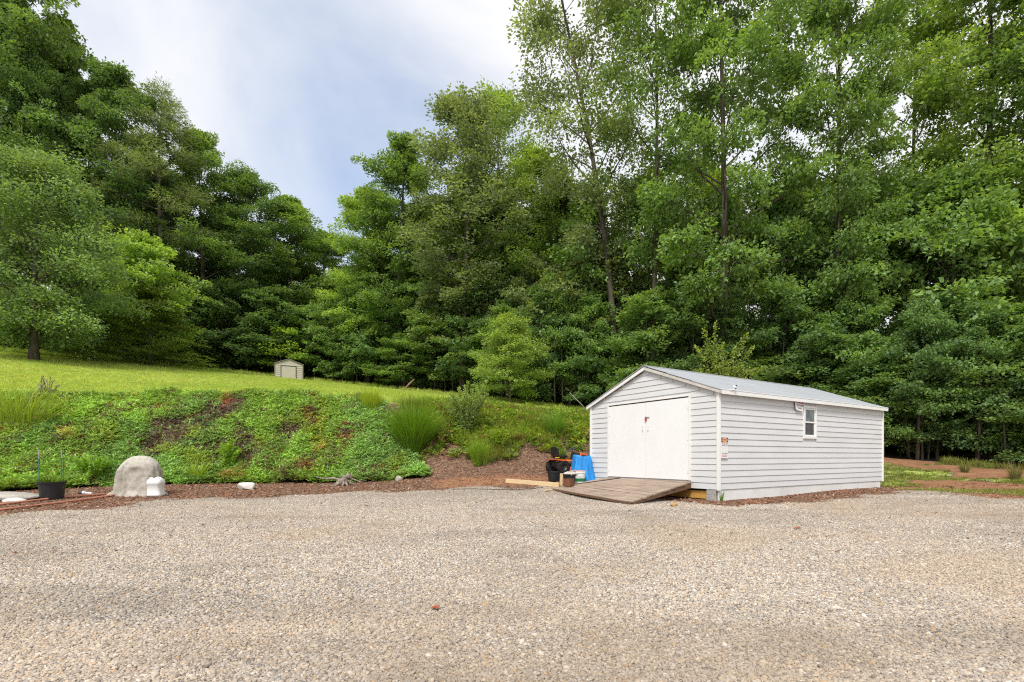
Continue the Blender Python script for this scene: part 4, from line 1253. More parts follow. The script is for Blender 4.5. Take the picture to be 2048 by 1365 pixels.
# timbers
a, d = hit(1012, 966), hit(1118, 975); v = d - a
tb_ = MB(); tb_.box((0, 0, .07), (v.length, .14, .14)); o = tb_.build('timber', M_PINE, bevel=.006); o.location = (a + d) / 2; o.rotation_euler = (0, -math.asin(v.z / v.length), math.atan2(v.y, v.x)); tag(o, 'long pale squared timber lying on the ground left of the black pots', 'timber')
q = hit(1122.5, 972); b = MB(); b.box((0, 0, .20), (.075, .075, .42), (.0, .03, .3)); o = b.build('post_stub', M_PINE, bevel=.005); o.location = q; tag(o, 'short upright wooden post stub at the right end of the pale timber', 'post')
a, d = hit(1090, 984), hit(1108, 980); v = d - a
b = MB(); b.box((0, 0, .02), (v.length * 1.1, .11, .032)); o = b.build('wood_scrap', M_PINE, bevel=.004); o.location = (a + d) / 2; o.rotation_euler = (0, 0, math.atan2(v.y, v.x) + .1); tag(o, 'small flat wood scrap at the lower left tip of the ramp', 'board')
pts = [hit(x, y) + Vector((0, 0, .012)) for x, y in ((905, 980), (940, 979), (985, 980), (1030, 981), (1062, 979), (1085, 976))]
b = MB(); b.tube(pts, .011, 6); tag(b.build('garden_wire', M_CORD, smooth=True), 'thin dark wire lying across the gravel edge left of the ramp', 'wire')

# riding mower, hood toward the shed
MW = standing('riding_mower', 1126, 948, 'orange and black riding mower parked half hidden beside the shed', 'mower', .52)
def wheel(root, c, r, w, nm='wheel'):
    t = MB()
    prof_ = [(r * .52, -w / 2), (r * .9, -w / 2), (r * .985, -w * .36), (r, -w * .15), (r, w * .15), (r * .985, w * .36), (r * .9, w / 2), (r * .52, w / 2)]
    t.lathe(prof_, 28, closed=True)
    t.v = [(x, z, y) for x, y, z in t.v]
    for k in range(18):
        a = 2 * PI * k / 18
        t.box((r * math.cos(a), (.12 * w if k % 2 else -.12 * w), r * math.sin(a)), (.03, w * .62, .035), (0, -a, 0))
    o = t.build(nm, M_RUBBER, root, loc=c)
    rm = MB(); rm.lathe([(.001, -w * .22), (r * .2, -w * .25), (r * .34, -w * .12), (r * .54, -w * .34), (r * .54, w * .34), (r * .3, w * .1), (.001, w * .1)], 22)
    rm.v = [(x, z, y) for x, y, z in rm.v]
    rm.build('rim', M_GREYM, o)
wheel(MW, (0, 0, .27), .275, .24); wheel(MW, (0, .80, .27), .275, .24)
wheel(MW, (1.35, .10, .20), .20, .16, 'front_wheel'); wheel(MW, (1.35, .72, .20), .20, .16, 'front_wheel')
b = MB(); b.box((.66, .40, .36), (1.5, .36, .14)); b.box((.1, .40, .40), (.5, .5, .2)); b.build('chassis', M_DARKM, MW, bevel=.02); MW.scale = (.93, .93, .93)
b = MB()
b.hexa([(-.30, -.10, .555), (.42, -.12, .50), (.42, .92, .50), (-.30, .90, .555), (-.34, -.02, .585), (.40, -.06, .575), (.40, .86, .575), (-.34, .82, .585)])
b.build('fender', M_ORANGE, MW, bevel=.03)
b = MB(); b.hexa([(.40, .05, .30), (.85, .05, .30), (.85, .75, .30), (.40, .75, .30), (.40, .05, .36), (.85, .05, .36), (.85, .75, .36), (.40, .75, .36)]); b.build('footrest', M_DARKM, MW)
b = MB(); b.box((.12, .40, .70), (.46, .48, .11), (0, -.08, 0)); st = b.build('seat', M_SEAT, MW, bevel=.04)
bb = MB(); nseg = 8; ring = []
for k in range(nseg + 1):
    a = PI * k / nseg
    ring.append((.25 * math.cos(a) ** 1 if True else 0, .74 + .26 + .12 * math.sin(a) ** .6 if 0 < k < nseg else 1.0))
pts2 = [(-.26, .72)] + [(x, z) for x, z in ring][::-1] + [(.26, .72)]
n = len(pts2)
bb.add([(-.06 - .14 * (z - .7), .40 + x, z) for x, z in pts2] + [(-.15 - .14 * (z - .7), .40 + x, z) for x, z in pts2], [tuple(range(n))[::-1], tuple(range(n, 2 * n))] + [(k, (k + 1) % n, n + (k + 1) % n, n + k) for k in range(n)])
bb.build('backrest', M_SEAT, st, bevel=.03)
b = MB(); b.box((-.20, .12, .66), (.16, .10, .035)); b.build('strap', M_YEL, MW, bevel=.008)
b = MB(); b.box((.93, .40, .66), (.26, .40, .42), (0, .12, 0)); b.build('dash', M_DARKM, MW, bevel=.04)
b = MB(); b.tube([(.86, .40, .84), (.74, .40, .99)], .022, 8); stc = b.build('steering_column', M_DARKM, MW)
sw = MB(); R0, r0 = .17, .016
cc_ = Vector((.73, .40, 1.0)); ax = Vector((-.45, 0, .75)).normalized(); e1 = Vector((0, 1, 0)); e2 = ax.cross(e1)
ringp = [cc_ + (e1 * math.cos(2 * PI * k / 24) + e2 * math.sin(2 * PI * k / 24)) * R0 for k in range(25)]
sw.tube(ringp, r0, 8, cap=False)
for k in (0, 8, 16): sw.tube([cc_, ringp[k]], .012, 6)
sw.build('steering_wheel', M_GREYM, stc, smooth=True)
b = MB(); b.hexa([(1.02, .08, .45), (1.75, .12, .45), (1.75, .68, .45), (1.02, .72, .45), (1.02, .14, .88), (1.70, .18, .76), (1.70, .62, .76), (1.02, .66, .88)]); b.build('hood', M_ORANGE, MW, bevel=.05)
b = MB(); b.hexa([(1.04, .10, .50), (1.5, .10, .50), (1.5, .11, .72), (1.04, .12, .80), (1.04, .05, .50), (1.5, .07, .50), (1.5, .10, .72), (1.04, .10, .80)]); b.build('side_panel', M_GREYM, MW, bevel=.01)
b = MB(); b.box((.70, .40, .20), (.85, 1.05, .14)); b.build('mower_deck', M_ORANGE, MW, bevel=.05)
# blue tarp draped over a box-like pile
TP = hit(1170, 964)
tpm = MB(); nu, nv = 64, 18
TW, TD, TH = .62, .5, .92
grid = []
for j in range(nv + 1):
    t = j / nv
    for i in range(nu):
        a = 2 * PI * i / nu
        ca, sa = math.cos(a), math.sin(a)
        k = (abs(ca) ** 5 + abs(sa) ** 5) ** (-1 / 5)
        spread = 1 + .36 * t ** 1.4 + .15 * t ** .8 * (abs(math.sin(4 * a + .9)) ** .6 - .5) + .09 * t * math.sin(11 * a + 2 + 2 * t) + .03 * math.sin(17 * a + 9 * t)
        tpm.v.append((TW / 2 * ca * k * spread * (.93 + .07 * min(1, t * 4)), TD / 2 * sa * k * spread, TH * (1 - t) * (1 + .05 * math.sin(2 * a + 1)) + (.03 * math.sin(5 * a) if t == 0 else 0)))
for j in range(nv):
    for i in range(nu):
        tpm.f.append((j * nu + i, (j + 1) * nu + i, (j + 1) * nu + (i + 1) % nu, j * nu + (i + 1) % nu))
tpm.f.append(tuple(range(nu)))
o = tpm.build('blue_tarp', M_TARP, smooth=True); o.location = TP + Vector((-.06, .34, -.02)); o.rotation_euler = (0, 0, .15)
tag(o, 'bright blue tarp draped over a pile beside the shed corner', 'tarp')

# ------------------------------------------------------------------ left foreground things
pp = standing('planter_pot', 104, 999, 'big round black planter with seedlings and thin green stakes', 'planter', .2)
pot(pp, .295, .47)
b = blade_mesh('seedlings', 90, .24, .42, .03, 1.2, M_GRASSBLADE, np.random.default_rng(9), 3, .8)
o = bpy.data.objects.new('seedlings', b); col.objects.link(o); o.parent = pp; o.location = (0, 0, .38); o.color = (.12, .21, .03, 1)
for (dx, dy, hh, tip) in ((-.265, -.05, 1.32, True), (.10, .20, 1.34, True), (.265, -.02, 1.12, False)):
    b = MB(); b.tube([(dx, dy, .30), (dx * 1.03, dy, hh - (.24 if tip else 0))], .011, 6); so_ = b.build('stake', M_GREENSTK, pp)
    if tip:
        b = MB(); b.tube([(dx * 1.03, dy, hh - .24), (dx * 1.035, dy, hh - .02)], .014, 6); b.build('stake_tip', M_STEEL, so_)
# cloth covered mound
cv = hit(262, 993); cm = MB(); nu, nv = 200, 48
crng = random.Random(4)
for j in range(nv + 1):
    t = j / nv
    for i in range(nu):
        a = 2 * PI * i / nu; ca, sa = math.cos(a), math.sin(a)
        ph = t * PI / 2 * 1.0
        if t < .55:
            u = t / .55; r = math.sin(u * PI / 2) ** .95; z = 1.0 - .46 * (1 - math.cos(u * PI / 2))
        else:
            u = (t - .55) / .45; r = 1 + .03 * math.sin(u * 3) + .10 * u ** 4; z = .54 * (1 - u)
        k = (abs(ca) ** 2.3 + abs(sa) ** 2.3) ** (-1 / 2.3)
        fold = (.030 * math.sin(9 * a + 3 * t) + .034 * math.sin(4 * a + 1.3 + 5 * t) + .02 * math.sin(17 * a - 6 * t) + .014 * math.sin(26 * t + 2 * math.sin(3 * a))) * t
        notch = -.22 * math.exp(-((a - (PI * 1.33)) / .12) ** 2) * sstep(.30, .5, np.array(t)) + .10 * math.exp(-((a - (PI * 1.27)) / .10) ** 2) * sstep(.30, .5, np.array(t))
        bulge = .10 * math.exp(-((a - PI * 1.55) / .33) ** 2) * math.exp(-((t - .40) / .045) ** 2) - .09 * math.exp(-((a - PI * 1.55) / .34) ** 2) * math.exp(-((t - .50) / .05) ** 2)
        flare = (.10 + .30 * math.exp(-((a - PI * 1.12) / .16) ** 2) + .07 * math.sin(8 * a) + .05 * math.sin(19 * a)) * max(0, (t - .86) / .14) ** 1.3
        rr = r * k * (1 + fold + float(notch) + bulge + flare)
        zz = z * 1.16
        if t > .93: zz = max(zz, .0) + .012 * math.sin(8 * a)
        shift = -.10 * (1 - z) * (1 if ca < 0 else .2) * abs(ca)
        cm.v.append((.56 * rr * ca + .06 * (z - .3) + shift * .4, .40 * rr * sa, max(zz, -.01)))
for j in range(nv):
    for i in range(nu): cm.f.append((j * nu + i, (j + 1) * nu + i, (j + 1) * nu + (i + 1) % nu, j * nu + (i + 1) % nu))
o = cm.build('cloth_cover', M_COVER, smooth=True); o.location = cv + Vector((-.02, .36, -.01)); tag(o, 'grey beige cloth draped over a rounded hump at the foot of the bank', 'cover')
tc_ = o.modifiers.new('crumple', 'DISPLACE'); tx = bpy.data.textures.new('crumple', 'CLOUDS'); tx.noise_scale = .13; tx.noise_depth = 4; tc_.texture = tx; tc_.strength = .045
# white jug
jg = standing('white_jug', 312, 993, 'squat white plastic jug standing in front of the cloth covered hump', 'jug', .15)
b = MB(); b.lathe([(.165, 0), (.186, .012), (.189, .06), (.181, .075), (.177, .33), (.190, .345), (.191, .41), (.172, .47), (.13, .505), (.001, .51)], 32, wob=lambda a, z: (abs(math.cos(a)) ** 5 + abs(math.sin(a)) ** 5) ** (-1 / 5) * .98)
b.build('jug_body', M_WHITEP, jg, smooth=True)
b = MB(); b.tube([(-.02, 0, .47), (-.0, 0, .52), (.06, 0, .535), (.12, 0, .52), (.14, 0, .46)], .024, 10); b.build('handle', M_WHITEP, jg, smooth=True)
b = MB(); b.lathe([(.04, .47), (.04, .50), (.046, .50), (.046, .535), (.001, .54)], 20, c=(-.12, 0, 0)); b.build('cap', M_WHITEP, jg)
b = MB(); b.box((.075, 0, .508), (.09, .05, .02)); b.build('handle_recess_shade', M_DARKM, jg, bevel=.005)  # dark block painting the shade of the hole under the jug handle
# hoses
for pts_, lab in ((((-60, 1013), (0, 1012), (60, 1005), (120, 998), (180, 993), (225, 990)), 'upper of two terracotta hoses running past the planter to the cloth'),
                  (((-60, 1025), (0, 1023), (60, 1016), (130, 1007), (190, 999), (222, 994), (238, 990), (256, 990)), 'lower of two terracotta hoses, the one nearest the gravel')):
    P_ = [hit(x, y) + Vector((0, 0, .035)) for x, y in pts_]
    b = MB(); b.tube(P_, .028, 8); tag(b.build('garden_hose', M_HOSE, smooth=True), lab, 'hose')
# stones
def rock(name, px, py, size, m, label, seed, flat=.6, rz=0.0):
    import bmesh
    bm = bmesh.new(); bmesh.ops.create_icosphere(bm, subdivisions=3, radius=.5)
    rg_ = np.random.default_rng(seed); dirs = norm(rg_.normal(0, 1, (9, 3))); ds = rg_.uniform(.30, .45, 9)
    for v in bm.verts:
        c = np.array(v.co)
        for d_, k_ in zip(dirs, ds):
            e = c.dot(d_) - k_
            if e > 0: c = c - d_ * e * .9
        v.co = Vector((c[0] * size[0], c[1] * size[1], c[2] * size[2])) * 1.25
    me = bpy.data.meshes.new(name); bm.to_mesh(me); bm.free(); me.materials.append(m)
    o = bpy.data.objects.new(name, me); col.objects.link(o)
    p = hit(px, py); o.location = p + Vector((0, size[1] * .3, size[2] * .28)); o.rotation_euler = (0, 0, rz)
    return tag(o, label, 'rock')
rock('flat_stone', 10, 1001, (1.35, .7, .24), M_ROCK, 'large flat grey stone slab left of the black planter', 1)
rock('stone', 22, 1006, (.42, .3, .14), M_WROCK, 'small pale stone in front of the flat stone slab', 2)
rock('stone', 490, 980, (.55, .34, .28), M_WROCK, 'white angular stone alone on the mulch left of the root stump', 3)
rock('stone', 797, 962, (.22, .2, .2), M_ROCK, 'grey pointed stone at the right tip of the green ground cover', 6)
rock('stone', 1349, 1014, (.15, .12, .11), M_TROCK, 'small yellow tan stone on mulch below the yellow beam', 7)
rock('stone', 280, 991, (.34, .2, .13), M_ROCK, 'low grey stone between the cloth cover and the white jug', 8)
# root stump
RS = hit(690, 971); b = MB(); rg = random.Random(12)
b.tube([(-.14, 0, .08), (.05, .02, .17), (.16, 0, .28), (.14, .03, .42)], [.14, .17, .14, .04], 9)
for (dx, dy, dz, r0, wig) in ((-.46, -.12, -.06, .05, .05), (-.30, -.2, -.1, .045, .02), (.0, -.22, -.08, .045, .02), (.22, -.2, -.1, .04, .03), (.42, -.05, -.03, .035, .04), (-1.05, .0, .26, .028, .03), (.75, .05, .12, .02, .05), (-.12, .05, .38, .035, .02), (.22, .05, .40, .03, .03), (.30, .0, .30, .028, .02)):
    q0 = Vector((.02, 0, .16)); q3 = Vector((dx, dy, max(dz, -.12) + .06))
    q1 = q0.lerp(q3, .35) + Vector((rg.uniform(-wig, wig), 0, .05 + rg.uniform(-wig, wig))); q2 = q0.lerp(q3, .7) + Vector((rg.uniform(-wig, wig), 0, rg.uniform(-wig, wig)))
    b.tube([q0, q1, q2, q3], [r0 * 1.9, r0 * 1.4, r0 * 1.0, r0 * .3], 6)
o = b.build('root_stump', M_DRIFT, smooth=True); o.location = RS + Vector((0, -.08, -.01)); tag(o, 'grey dead root stump with spreading arms at the foot of the bank', 'stump')
a = hit(385, 963); b = MB(); b.tube([(0, 0, .03), (.2, -.04, .06), (.42, -.1, .03)], [.025, .04, .012], 6); b.tube([(.1, -.0, .05), (.22, .05, .08)], [.02, .006], 5); o = b.build('driftwood', M_DRIFT, smooth=True); o.location = a; tag(o, 'small grey stick of dead wood on mulch right of the jug', 'stick')
a = hit(160, 989); pf = empty('pipe_fitting', a, -.1, 'small white and grey pipe fitting lying between planter and cloth cover', 'pipe fitting')
b = MB(); b.tube([(0, 0, .05), (.13, 0, .05)], [.045, .05], 12); b.build('collar', M_GREYM, pf)
b = MB(); b.tube([(.11, 0, .05), (.17, 0, .05)], .052, 12); b.tube([(.17, 0, .04), (.38, 0, .03)], .03, 10); b.build('pipe', M_WHITEP, pf)
a = hit(862, 1222); b = MB()
b.add([(0, 0, .02), (.03, -.02, .03), (.06, 0, .022), (.07, .03, .035), (.04, .04, .02), (.01, .03, .03)], [(0, 1, 2, 5), (5, 2, 3, 4)]); o = b.build('fallen_leaf', M_DEADLEAF); o.location = a; tag(o, 'single red dead leaf on the gravel near the bottom middle', 'leaf')
a = hit(1588, 1060); b = MB()
b.add([(0, 0, .02), (.07, -.03, .03), (.11, 0, .022), (.13, .05, .04), (.06, .06, .02), (.01, .05, .03)], [(0, 1, 2, 5), (5, 2, 3, 4)]); o = b.build('fallen_leaf', M_DEADLEAF); o.location = a; tag(o, 'brown red dead leaf on the gravel in front of the shed long wall', 'leaf')

# ------------------------------------------------------------------ grasses, weeds, shrubs
def grass_thing(nm, px, py, hpx, wpx, n, tint, label, cat='grass clump', seed=0, spread=.8, droop=.5, width=.018, Y=None, tip=None, rk=.15):
    p = hit(px, py) if Y is None else gp(px, Y)
    hgt = hpx / F * p.y; wd = wpx / F * p.y
    me = blade_mesh(nm, n, wd * rk, hgt * 1.04, width, 1.25 * spread * wd / hgt, M_GRASSBLADE, np.random.default_rng(seed), 5, droop)
    o = bpy.data.objects.new(nm, me); col.objects.link(o); o.location = p - Vector((0, 0, .03)); o.color = (*tint, 1)
    return tag(o, label, cat)
GT = (.16, .30, .028)
grass_thing('ornamental_grass', 826, 903, 118, 112, 2600, GT, 'biggest bushy ornamental grass clump, right of the green ground cover', seed=1, spread=.95, droop=.35, width=.02)
grass_thing('ornamental_grass', 742, 826, 60, 56, 900, (.36, .46, .04), 'yellow green ornamental grass on top of the bank left of the biggest clump', seed=2, spread=.8, droop=.35)
grass_thing('ornamental_grass', 956, 931, 66, 48, 600, (.21, .35, .035), 'mid sized grass clump at the foot of the weedy bank', seed=3, spread=.8)
grass_thing('ornamental_grass', 1108, 877, 72, 62, 800, (.18, .33, .05), 'blue green grass clump high on the bank left of the grey shed', seed=4, spread=.9)
grass_thing('grass_tuft', 1122, 918, 28, 30, 220, (.15, .25, .03), 'small grass tuft just behind the mower seat', seed=5)
grass_thing('wild_grass', 38, 846, 122, 175, 620, (.28, .39, .06), 'tall loose wild grass at the left end of the bank top', seed=6, spread=.75, droop=.8, rk=.34)
grass_thing('wild_grass', 395, 962, 62, 60, 90, (.34, .45, .05), 'sparse bright weed with long leaves right of the white jug', seed=7, spread=.9, width=.035)
grass_thing('dry_grass', 1930, 945, 34, 36, 110, (.22, .22, .085), 'tall dry grass tuft at the wood edge nearer the shed', seed=8)
grass_thing('dry_grass', 2030, 960, 50, 44, 150, (.22, .20, .09), 'tall dry grass tuft at the wood edge by the right border', seed=9)
grass_thing('weed', 1443, 1003, 32, 16, 16, (.14, .25, .04), 'thin weed growing against the shed skirt at its near corner', seed=10, width=.02)
grass_thing('weed', 1520, 1001, 8, 26, 40, (.18, .27, .03), 'low weed at the shed skirt below the window', seed=11)
grass_thing('weed', 1503, 1238, 8, 30, 26, (.26, .30, .03), 'yellowish low weed in the gravel at lower right', seed=12, width=.01, spread=1.2)
grass_thing('weed', 1822, 1345, 14, 24, 22, (.2, .30, .05), 'small green weed in the gravel at the bottom right', seed=13, width=.01, spread=1.2)
grass_thing('weed', 1965, 1240, 9, 30, 24, (.2, .3, .05), 'small green weed in the gravel near the right border', seed=14, width=.01, spread=1.2)
grass_thing('weed', 1360, 990, 14, 22, 60, (.06, .09, .03), 'dark weed growing under the side of the ramp', seed=15)

def shrub(nm, px, py, hpx, wpx, nst, nl, ll, lw, tint, label, seed, vhi=1.0, cat='shrub'):
    rng_ = np.random.default_rng(seed); p = hit(px, py); hgt = hpx / F * p.y; wd = wpx / F * p.y
    root = empty(nm, p, 0, label, cat)
    sb_ = MB(); Ps, Ds, Ns, vs = [], [], [], []
    for k in range(nst):
        a = rng_.uniform(0, 2 * PI); sp_ = rng_.uniform(.15, 1) * wd * .5; hh = hgt * rng_.uniform(.6, 1.0)
        q = [Vector((.08 * math.cos(a), .08 * math.sin(a), -.05)), Vector((sp_ * .4 * math.cos(a), sp_ * .4 * math.sin(a), hh * .5)), Vector((sp_ * math.cos(a), sp_ * math.sin(a), hh))]
        sb_.tube(q, [.014, .01, .004], 4, cap=False)
        m = nl // nst
        t = rng_.uniform(.18, 1, m)
        A = np.array([q[0][:], q[1][:], q[2][:]])
        P_ = (1 - t)[:, None] ** 2 * A[0] + 2 * (t * (1 - t))[:, None] * A[1] + (t ** 2)[:, None] * A[2]
        P_ = P_ + rng_.normal(0, .07 * wd * .5, (m, 3)) * (1.1 - t)[:, None]
        D_ = rng_.normal(0, 1, (m, 3)); D_[:, 2] = np.abs(D_[:, 2]) * .5 + .2
        Ps.append(P_); Ds.append(D_); Ns.append(np.array([0, 0, 1.0]) + rng_.normal(0, .7, (m, 3))); vs.append(np.clip(.2 + .5 * t * vhi + rng_.normal(0, .15, m), 0, 1))
    sb_.build('stems', M_BARK, root)
    P_ = np.concatenate(Ps)
    V, Q = leaf_quads(P_, np.concatenate(Ds), np.concatenate(Ns), ll * rng_.uniform(.7, 1.2, len(P_)), lw)
    me = np_mesh('foliage', V, Q, M_LEAF, np.concatenate(vs))
    o = bpy.data.objects.new('foliage', me); col.objects.link(o); o.parent = root; o.color = (*tint, 1)
    return root
shrub('flowering_shrub', 932, 872, 104, 110, 46, 9000, .11, .05, (.28, .39, .14), 'airy silvery green shrub with pale tips on the weedy bank', 1)
shrub('young_shrub', 995, 908, 55, 60, 22, 1600, .11, .05, (.28, .40, .05), 'yellow green low shrub at the lower edge of the weedy bank', 2)
shrub('weedy_shrub', 190, 968, 55, 90, 26, 1800, .13, .05, (.2, .37, .05), 'leafy weeds between the planter and the cloth cover', 3)
shrub('weedy_shrub', 455, 940, 60, 50, 14, 900, .14, .05, (.25, .43, .05), 'bright leafy weed on the bank above the white stone', 4)
def sapling_behind():
    root = shrub('pear_sapling', 1442, 800, 10, 10, 1, 4, .1, .05, (.1, .2, .03), 'light green sapling with upright shoots rising behind the shed roof', 5, cat='sapling')
    for c in list(root.children): bpy.data.objects.remove(c)
    p = gp(1442, 25.0); root.location = p
    rng_ = np.random.default_rng(15); sb_ = MB(); Ps, Ds, Ns, vs = [], [], [], []
    H0 = ztop(735, 25) - p.z
    sb_.tube([(0, 0, -.1), (0, 0, H0 * .5), (-.05, 0, H0)], [.05, .04, .02], 6)
    for (dx, top) in ((-.75, 655), (-.45, 648), (-.15, 700), (-1.2, 690), (.1, 690), (.5, 700), (1.1, 672), (1.75, 690), (2.1, 735), (-.9, 735), (.9, 735), (1.5, 740), (0, 730), (.5, 740), (-.3, 735), (-1.3, 740)):
        zt_ = ztop(top, 25) - p.z
        A = np.array([[dx * .15, 0, H0 * .55], [dx * .6, rng_.uniform(-.4, .4), (H0 + zt_) * .47], [dx, rng_.uniform(-.5, .5), zt_]])
        sb_.tube([Vector(x) for x in A], [.022, .014, .005], 5, cap=False)
        m = 150; t = rng_.uniform(.15, 1, m)
        P_ = (1 - t)[:, None] ** 2 * A[0] + 2 * (t * (1 - t))[:, None] * A[1] + (t ** 2)[:, None] * A[2]
        P_ = P_ + rng_.normal(0, .16, (m, 3)) * (1.25 - t)[:, None]
        Ps.append(P_); D_ = rng_.normal(0, 1, (m, 3)); Ds.append(D_); Ns.append(np.array([0, 0, 1.]) + rng_.normal(0, .7, (m, 3))); vs.append(np.clip(.3 + .4 * t + rng_.normal(0, .15, m), 0, 1))
    sb_.build('stems', M_BARK, root)
    P_ = np.concatenate(Ps); V, Q = leaf_quads(P_, np.concatenate(Ds), np.concatenate(Ns), .13, .085)
    o = bpy.data.objects.new('foliage', np_mesh('foliage', V, Q, M_LEAF, np.concatenate(vs))); col.objects.link(o); o.parent = root; o.color = (.27, .36, .085, 1)
sapling_behind()

# dry seed stalks by the wild grass at left
a = hit(88, 800); b = MB(); rg = random.Random(21)
for k in range(16):
    x = rg.uniform(-.25, .25); h = rg.uniform(.5, 1.0); lx = rg.uniform(-.1, .45)
    b.tube([(x, 0, 0), (x + lx * .4, rg.uniform(-.1, .1), h * .6), (x + lx, rg.uniform(-.15, .15), h)], [.012, .010, .02], 5)
o = b.build('dry_stalks', M_DRIFT); o.location = a; tag(o, 'brown dry seed stalks beside the wild grass at the bank top', 'dry stalks')

# ------------------------------------------------------------------ small tan shed far up the lawn
TY = 51.0
tb0 = gp(578, TY); TS = empty('small_metal_shed', tb0, .41, 'small tan metal shed with gable roof far up the lawn', 'shed')
w_ = 56 / F * TY / 1.093; he = ztop(729, TY) - tb0.z; hp = ztop(722.5, TY) - tb0.z; hb = ztop(759, TY) - tb0.z
hw = w_ / 2; dp_ = 3.2
b = MB()
nb = 9
for k in range(nb):
    z0, z1 = -.3 + (he + .3) * k / nb, -.3 + (he + .3) * (k + 1) / nb
    b.add([(-hw, -.0, z0), (hw, 0, z0), (hw, -.035, z0 + .05), (-hw, -.035, z0 + .05), (hw, -.02, z1), (-hw, -.02, z1)], [(0, 1, 2, 3), (3, 2, 4, 5)])
b.add([(-hw, -.01, he), (hw, -.01, he), (0, -.01, hp + .15)], [(0, 1, 2)])
b.add([(-hw, .0, -.3), (-hw, dp_, -.3), (-hw, dp_, he), (-hw, 0, he), (hw, 0, -.3), (hw, dp_, -.3), (hw, dp_, he), (hw, 0, he)], [(0, 1, 2, 3), (4, 7, 6, 5), (1, 5, 6, 2)])
b.build('wall', M_TAN, TS)
b = MB()
for sg in (1, -1):
    q = [(sg * (hw + .10), -.12, he - .02), (sg * (hw + .10), dp_ + .1, he - .02), (0, dp_ + .1, hp + .17), (0, -.12, hp + .17)]
    b.hexa(q + [(x, y, z + .06) for x, y, z in q])
b.build('roof', M_TANROOF, TS)
dx0, dx1, dzt = -.70, .62, ztop(733.5, TY) - tb0.z
b = MB(); b.box2((dx0, -.06, -.3), (dx1, -.04, dzt)); dr = b.build('door', M_TAN, TS)
b = MB(); b.box2((dx0 - .07, -.075, -.3), (dx0, -.05, dzt + .07)); b.box2((dx1, -.075, -.3), (dx1 + .07, -.05, dzt + .07)); b.box2((dx0, -.075, dzt), (dx1, -.05, dzt + .07)); b.build('door_frame', M_TANTRIM, TS)
for x in (-hw, hw):
    b = MB(); b.box((x, -.02, he / 2 - .15), (.08, .06, he + .28)); b.build('corner_trim', M_TANROOF, TS)

# fallen branch leaning at the wood edge
a = gp(806, 47.0); d = Vector((1.1, -.2, 1.0)); b = MB(); b.tube([Vector((0, 0, -.1)), d * .5, d], [.10, .09, .06], 7); o = b.build('fallen_log', M_LOG, smooth=True); o.location = a; tag(o, 'pale broken log leaning at the wood edge behind the ornamental grasses', 'log')
a = gp(1158, 37.6); b = MB(); b.tube([Vector((.7, 0, -.1)), Vector((.2, 0, .5)), Vector((-.7, 0, 1.4))], [.045, .04, .02], 6); o = b.build('fallen_branch', M_DRIFT, smooth=True); o.location = a; tag(o, 'grey bare branch leaning at the wood edge left of the shed gable', 'branch')

# thin bare trunks in the shade of the wood edge
tr_ = random.Random(31)
def thin_trunk(px, Y, h, r, lean, label, group):
    p = gp(px, Y); b = MB()
    b.tube([Vector((0, 0, -.2)), Vector((lean * .3, 0, h * .35)), Vector((lean * .55 + tr_.uniform(-.1, .1), 0, h * .7)), Vector((lean, .1, h))], [r, r * .85, r * .7, r * .5], 7)
    for _ in range(3):
        hh = h * tr_.uniform(.4, .9); a = tr_.uniform(0, 6.28); q = Vector((lean * hh / h, 0, hh))
        b.tube([q, q + Vector((math.cos(a) * .5, math.sin(a) * .5, .35)), q + Vector((math.cos(a) * .9, math.sin(a) * .9, .8))], [r * .35, r * .2, .006], 4, cap=False)
    o = b.build('bare_trunk', M_BARK, smooth=True); o.location = p
    tag(o, label, 'trunk', group)
for px, r, lean in ((1834, .10, .25), (1855, .055, .6), (1873, .085, .4), (1957, .075, .15), (1998, .04, .0), (2012, .06, -.2), (1820, .05, -.5)):
    thin_trunk(px, edgeY(px) + tr_.uniform(-.1, .9), tr_.uniform(3.5, 5), r, lean, 'thin bare trunk in the shaded wood edge right of the grey shed', 'thin trunks right of the grey shed')
for px in (690, 712, 752, 775, 870, 905, 925, 965, 990, 1004, 1055, 1075, 1098, 1110, 1125, 1140, 1160):
    thin_trunk(px, edgeY(px) + tr_.uniform(.3, 2.5), tr_.uniform(4, 6), tr_.uniform(.04, .09), tr_.uniform(-.4, .4), 'thin bare trunk in the shaded wood edge behind the middle lawn', 'thin trunks along the middle wood edge')
#ENDOBJS
# ------------------------------------------------------------------ world, sun
w = bpy.data.worlds.new('World'); scene.world = w; w.use_nodes = True
nt = w.node_tree; nt.nodes.clear()
def wn(t): return nt.nodes.new(t)
SUN_EL, SUN_AZ = math.radians(52), math.radians(200)      # azimuth clockwise from +Y (north): behind the camera, a little left
wo = wn('ShaderNodeOutputWorld'); bg = wn('ShaderNodeBackground')
st = wn('ShaderNodeTexSky'); st.sky_type = 'NISHITA'; st.sun_disc = False
st.sun_elevation = SUN_EL; st.sun_rotation = SUN_AZ; st.air_density = 1.0; st.dust_density = 1.5; st.ozone_density = 1.5
tc = wn('ShaderNodeTexCoord')
mp = wn('ShaderNodeMapping'); mp.inputs['Scale'].default_value = (1, 1, 1.25); mp.inputs['Location'].default_value = (.35, .1, .2)
nt.links.new(tc.outputs['Generated'], mp.inputs['Vector'])
nz = wn('ShaderNodeTexNoise'); nz.inputs['Scale'].default_value = 1.7; nz.inputs['Detail'].default_value = 6; nz.inputs['Roughness'].default_value = .55; nz.inputs['Distortion'].default_value = .4
nt.links.new(mp.outputs[0], nz.inputs['Vector'])
